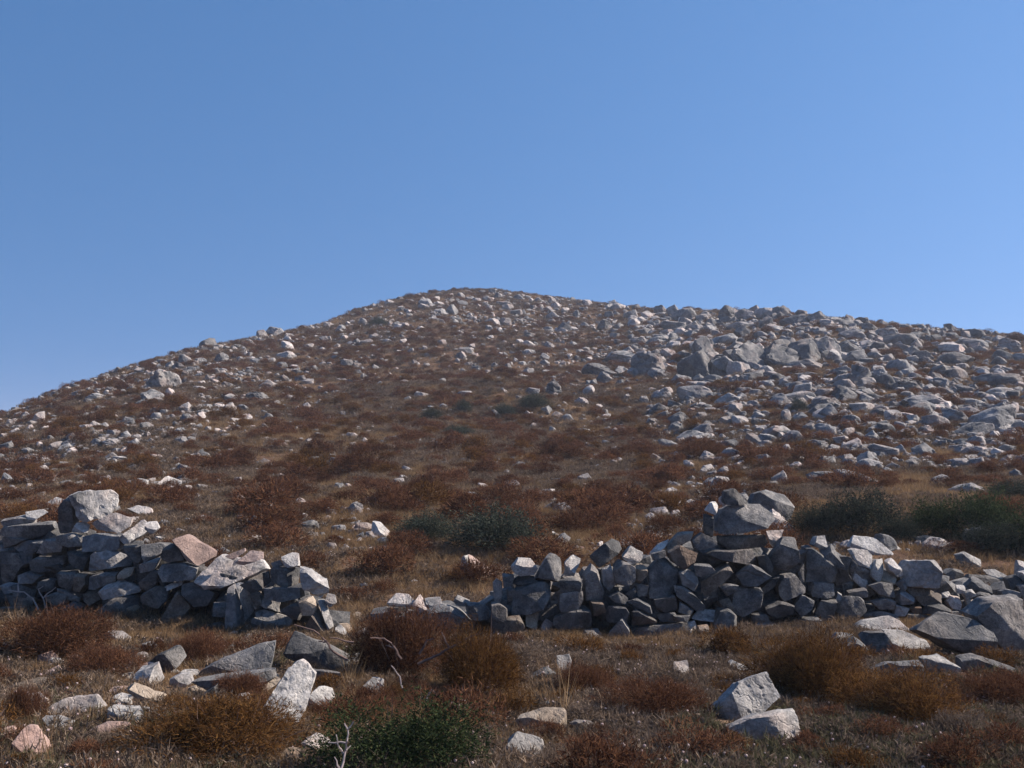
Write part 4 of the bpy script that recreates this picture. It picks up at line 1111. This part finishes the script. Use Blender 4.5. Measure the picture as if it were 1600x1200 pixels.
def gcover(n, d0, d1, pw, sc, um=.62):
    d = d0+(d1-d0)*rng.uniform(size=n)**pw; u = rng.uniform(-um, um, n); x = u*d
    z = height(x, d); px = 800+1600*u; c = np.interp(px, CX, CD)
    patch = fbm(x*.35, d*.3, 55, 3); g2 = fbm(x*.9, d*.8, 66, 2)
    pyy = 600-1600*np.tan(np.arctan2(z-EYE, d)-PITCH); bx = np.array(BOXES)
    for i in range(n):
        if d[i] > c[i]+2: continue
        if d[i] < 16 and ((bx[:, 0] < px[i]) & (bx[:, 1] > px[i]) & ((bx[:, 2]+bx[:, 3])*.5 < pyy[i]) & (bx[:, 3] > pyy[i]) & (d[i] < bx[:, 4]+.4)).any(): continue
        if d[i] < 9.5:
            r = rng.uniform()+patch[i]*.9
            k = rng.integers(0, 3) if r < (.55 if u[i] < -.05 else .25) else rng.integers(3, 7) if r < .9 else 7
            if k < 3 and u[i] > .05 and rng.uniform() < .5: k = rng.integers(3, 6)
            if k in (5, 6) and rng.uniform() < .45: k = rng.integers(3, 5)
            if px[i] > 1050 and d[i] < 6.5 and rng.uniform() < .45: k = 7
            if rng.uniform() < .002: k = 8
        elif d[i] < 26: k = rng.integers(0, 3) if rng.uniform()+patch[i]*.7 < .8 else rng.integers(3, 5)
        else: k = rng.integers(0, 3) if rng.uniform() < .65+patch[i]*.8 else rng.integers(3, 5)
        s = sc(d[i])*rng.uniform(.6, 1.25)
        items.append(((x[i], d[i], z[i]), (0, 0, rng.uniform(0, 6.28)), (s*1.1, s*1.1, s*rng.uniform(.7, 1.1)), int(k)))
gcover(18500, 3.8, 12, .75, lambda d: .9, .85)
gcover(29000, 11, 32, .7, lambda d: 1.1+.02*d, .85)
gcover(34000, 28, 72, .8, lambda d: 1.2+.022*d)
gcover(30000, 66, 152, .8, lambda d: 1.3+.02*d)
tag(cover('dry_grass', items, protos), 'dry yellow grass and low brown herbs carpeting the hillside', 'grass')

# ------------------------------------------------------------------ dead branches
def branch(name, lines, off, depth_py, label, mat, rad=.008, dd=0.0, group=None):
    root = None; ox, oy = off
    P = []; q0 = lines[0][0]
    g = ground(ox+q0[0]/4, oy+depth_py/4); D = (g[1] if g else 5)+dd
    bm = bmesh.new(); base = at(ox+q0[0]/4, oy+q0[1]/4, D)
    br = random.Random(len(label))
    for li, ln in enumerate(lines):
        pts = [at(ox+a/4, oy+b/4, D+br.uniform(-.02, .02)+i*.012*(1 if li % 2 else -1))-base for i, (a, b) in enumerate(ln)]
        # finer, crooked path
        fp = []
        for a, b in zip(pts, pts[1:]):
            for k in range(3): fp.append(a.lerp(b, k/3)+Vector((br.uniform(-1, 1), br.uniform(-1, 1), br.uniform(-1, 1)))*.005*(k > 0))
        fp.append(pts[-1]); prev = None; n = len(fp)
        for i, p in enumerate(fp):
            d = (fp[min(i+1, n-1)]-fp[max(i-1, 0)]).normalized(); s = d.orthogonal().normalized(); t = d.cross(s)
            r = rad*(1-.55*i/(n-1))*(1 if li == 0 else .8)
            ring = [bm.verts.new(p+(s*math.cos(a)+t*math.sin(a))*r) for a in (0, 1.257, 2.513, 3.77, 5.027)]
            if prev:
                for j in range(5): bm.faces.new((prev[j], prev[(j+1) % 5], ring[(j+1) % 5], ring[j]))
            prev = ring
    me = bpy.data.meshes.new(name); bm.to_mesh(me); bm.free()
    me.attributes.new('tint', 'FLOAT', 'POINT').data.foreach_set('value', [.5]*len(me.vertices))
    o = link(name, me, mat); o.location = base
    tag(o, label, 'branch', group); return o
BG_ = 'bare dead branches'
G = (380, 940); A_ = (0, 740)
branch('dead_branch', [[(650, 365), (560, 310), (520, 250), (440, 180), (320, 145)], [(520, 250), (470, 250)], [(690, 255), (540, 225)]], G, 500, 'long bare branch reaching left from the big brown bush to the wall end', M_TWIG, .010, -.35, BG_)
branch('dead_branch', [[(990, 360), (940, 280), (880, 230), (795, 228)], [(940, 290), (890, 275)]], G, 480, 'reddish bare branch bent over the top of the big brown bush', M_TWIG, .009, -.55, BG_)
branch('dead_branch', [[(1100, 330), (1150, 240), (1190, 232)]], G, 480, 'short dark hooked branch in the middle of the big brown bush', M_TWIG, .009, -.55, BG_)
branch('dead_branch', [[(1090, 390), (1200, 340), (1290, 290), (1380, 240), (1460, 200)], [(1290, 315), (1375, 345)], [(1290, 290), (1240, 190)]], G, 480, 'long forked branch rising right from the big brown bush', M_TWIG, .011, -.55, BG_)
branch('dead_branch', [[(995, 540), (980, 470), (925, 400)]], G, 520, 'short pale twig under the big brown bush', M_PTWIG, .007, -.6, BG_)
branch('dead_branch', [[(1140, 640), (1165, 570), (1185, 550), (1215, 610)], [(1120, 610), (1112, 540)]], G, 660, 'small whitish bent twigs above the green bush', M_PTWIG, .008, -.25, BG_)
branch('dead_branch', [[(615, 1040), (640, 930), (650, 870), (655, 800), (690, 750)], [(655, 800), (632, 760)], [(645, 930), (672, 900)], [(648, 885), (530, 880)], [(625, 950), (590, 890), (580, 830)], [(600, 1040), (570, 970)]], G, 1040, 'pale leafless branching stem in front of the green bush', M_PTWIG, .006, -.75, BG_)
branch('dead_branch', [[(240, 850), (205, 780), (150, 740), (50, 730)], [(115, 735), (115, 675)]], A_, 900, 'pale forked dead twig against the left wall, left one', M_PTWIG, .011, -.1, BG_)
branch('dead_branch', [[(285, 840), (270, 780), (310, 740), (350, 710)], [(270, 780), (245, 740), (240, 720), (270, 705)]], A_, 900, 'pale forked dead twig against the left wall, right one', M_PTWIG, .010, -.1, BG_)
# ------------------------------------------------------------------ the air
bm = bmesh.new(); bmesh.ops.create_cube(bm, size=1)
me = bpy.data.meshes.new('haze'); bm.to_mesh(me); bm.free()
hz = link('haze', me); hz['kind'] = 'stuff'
hz.scale = (6400, 6400, 70); hz.location = (0, 0, -38+35)
m, nt, n, L = newmat('pale_air')
v = N(nt, 'ShaderNodeVolumePrincipled'); v.inputs['Color'].default_value = (.80, .86, 1, 1); v.inputs['Density'].default_value = .00065; v.inputs['Anisotropy'].default_value = .2
o = N(nt, 'ShaderNodeOutputMaterial'); L.new(v.outputs[0], o.inputs['Volume']); me.materials.append(m)
print('zmin', co[:, 2].min(), 'zmax', co[:, 2].max())
print('objects', len(bpy.data.objects), 'hill rocks', len(HR), 'scatter', len(stuff_r), 'shrubs', cnt, len(st), 'grass', len(items))
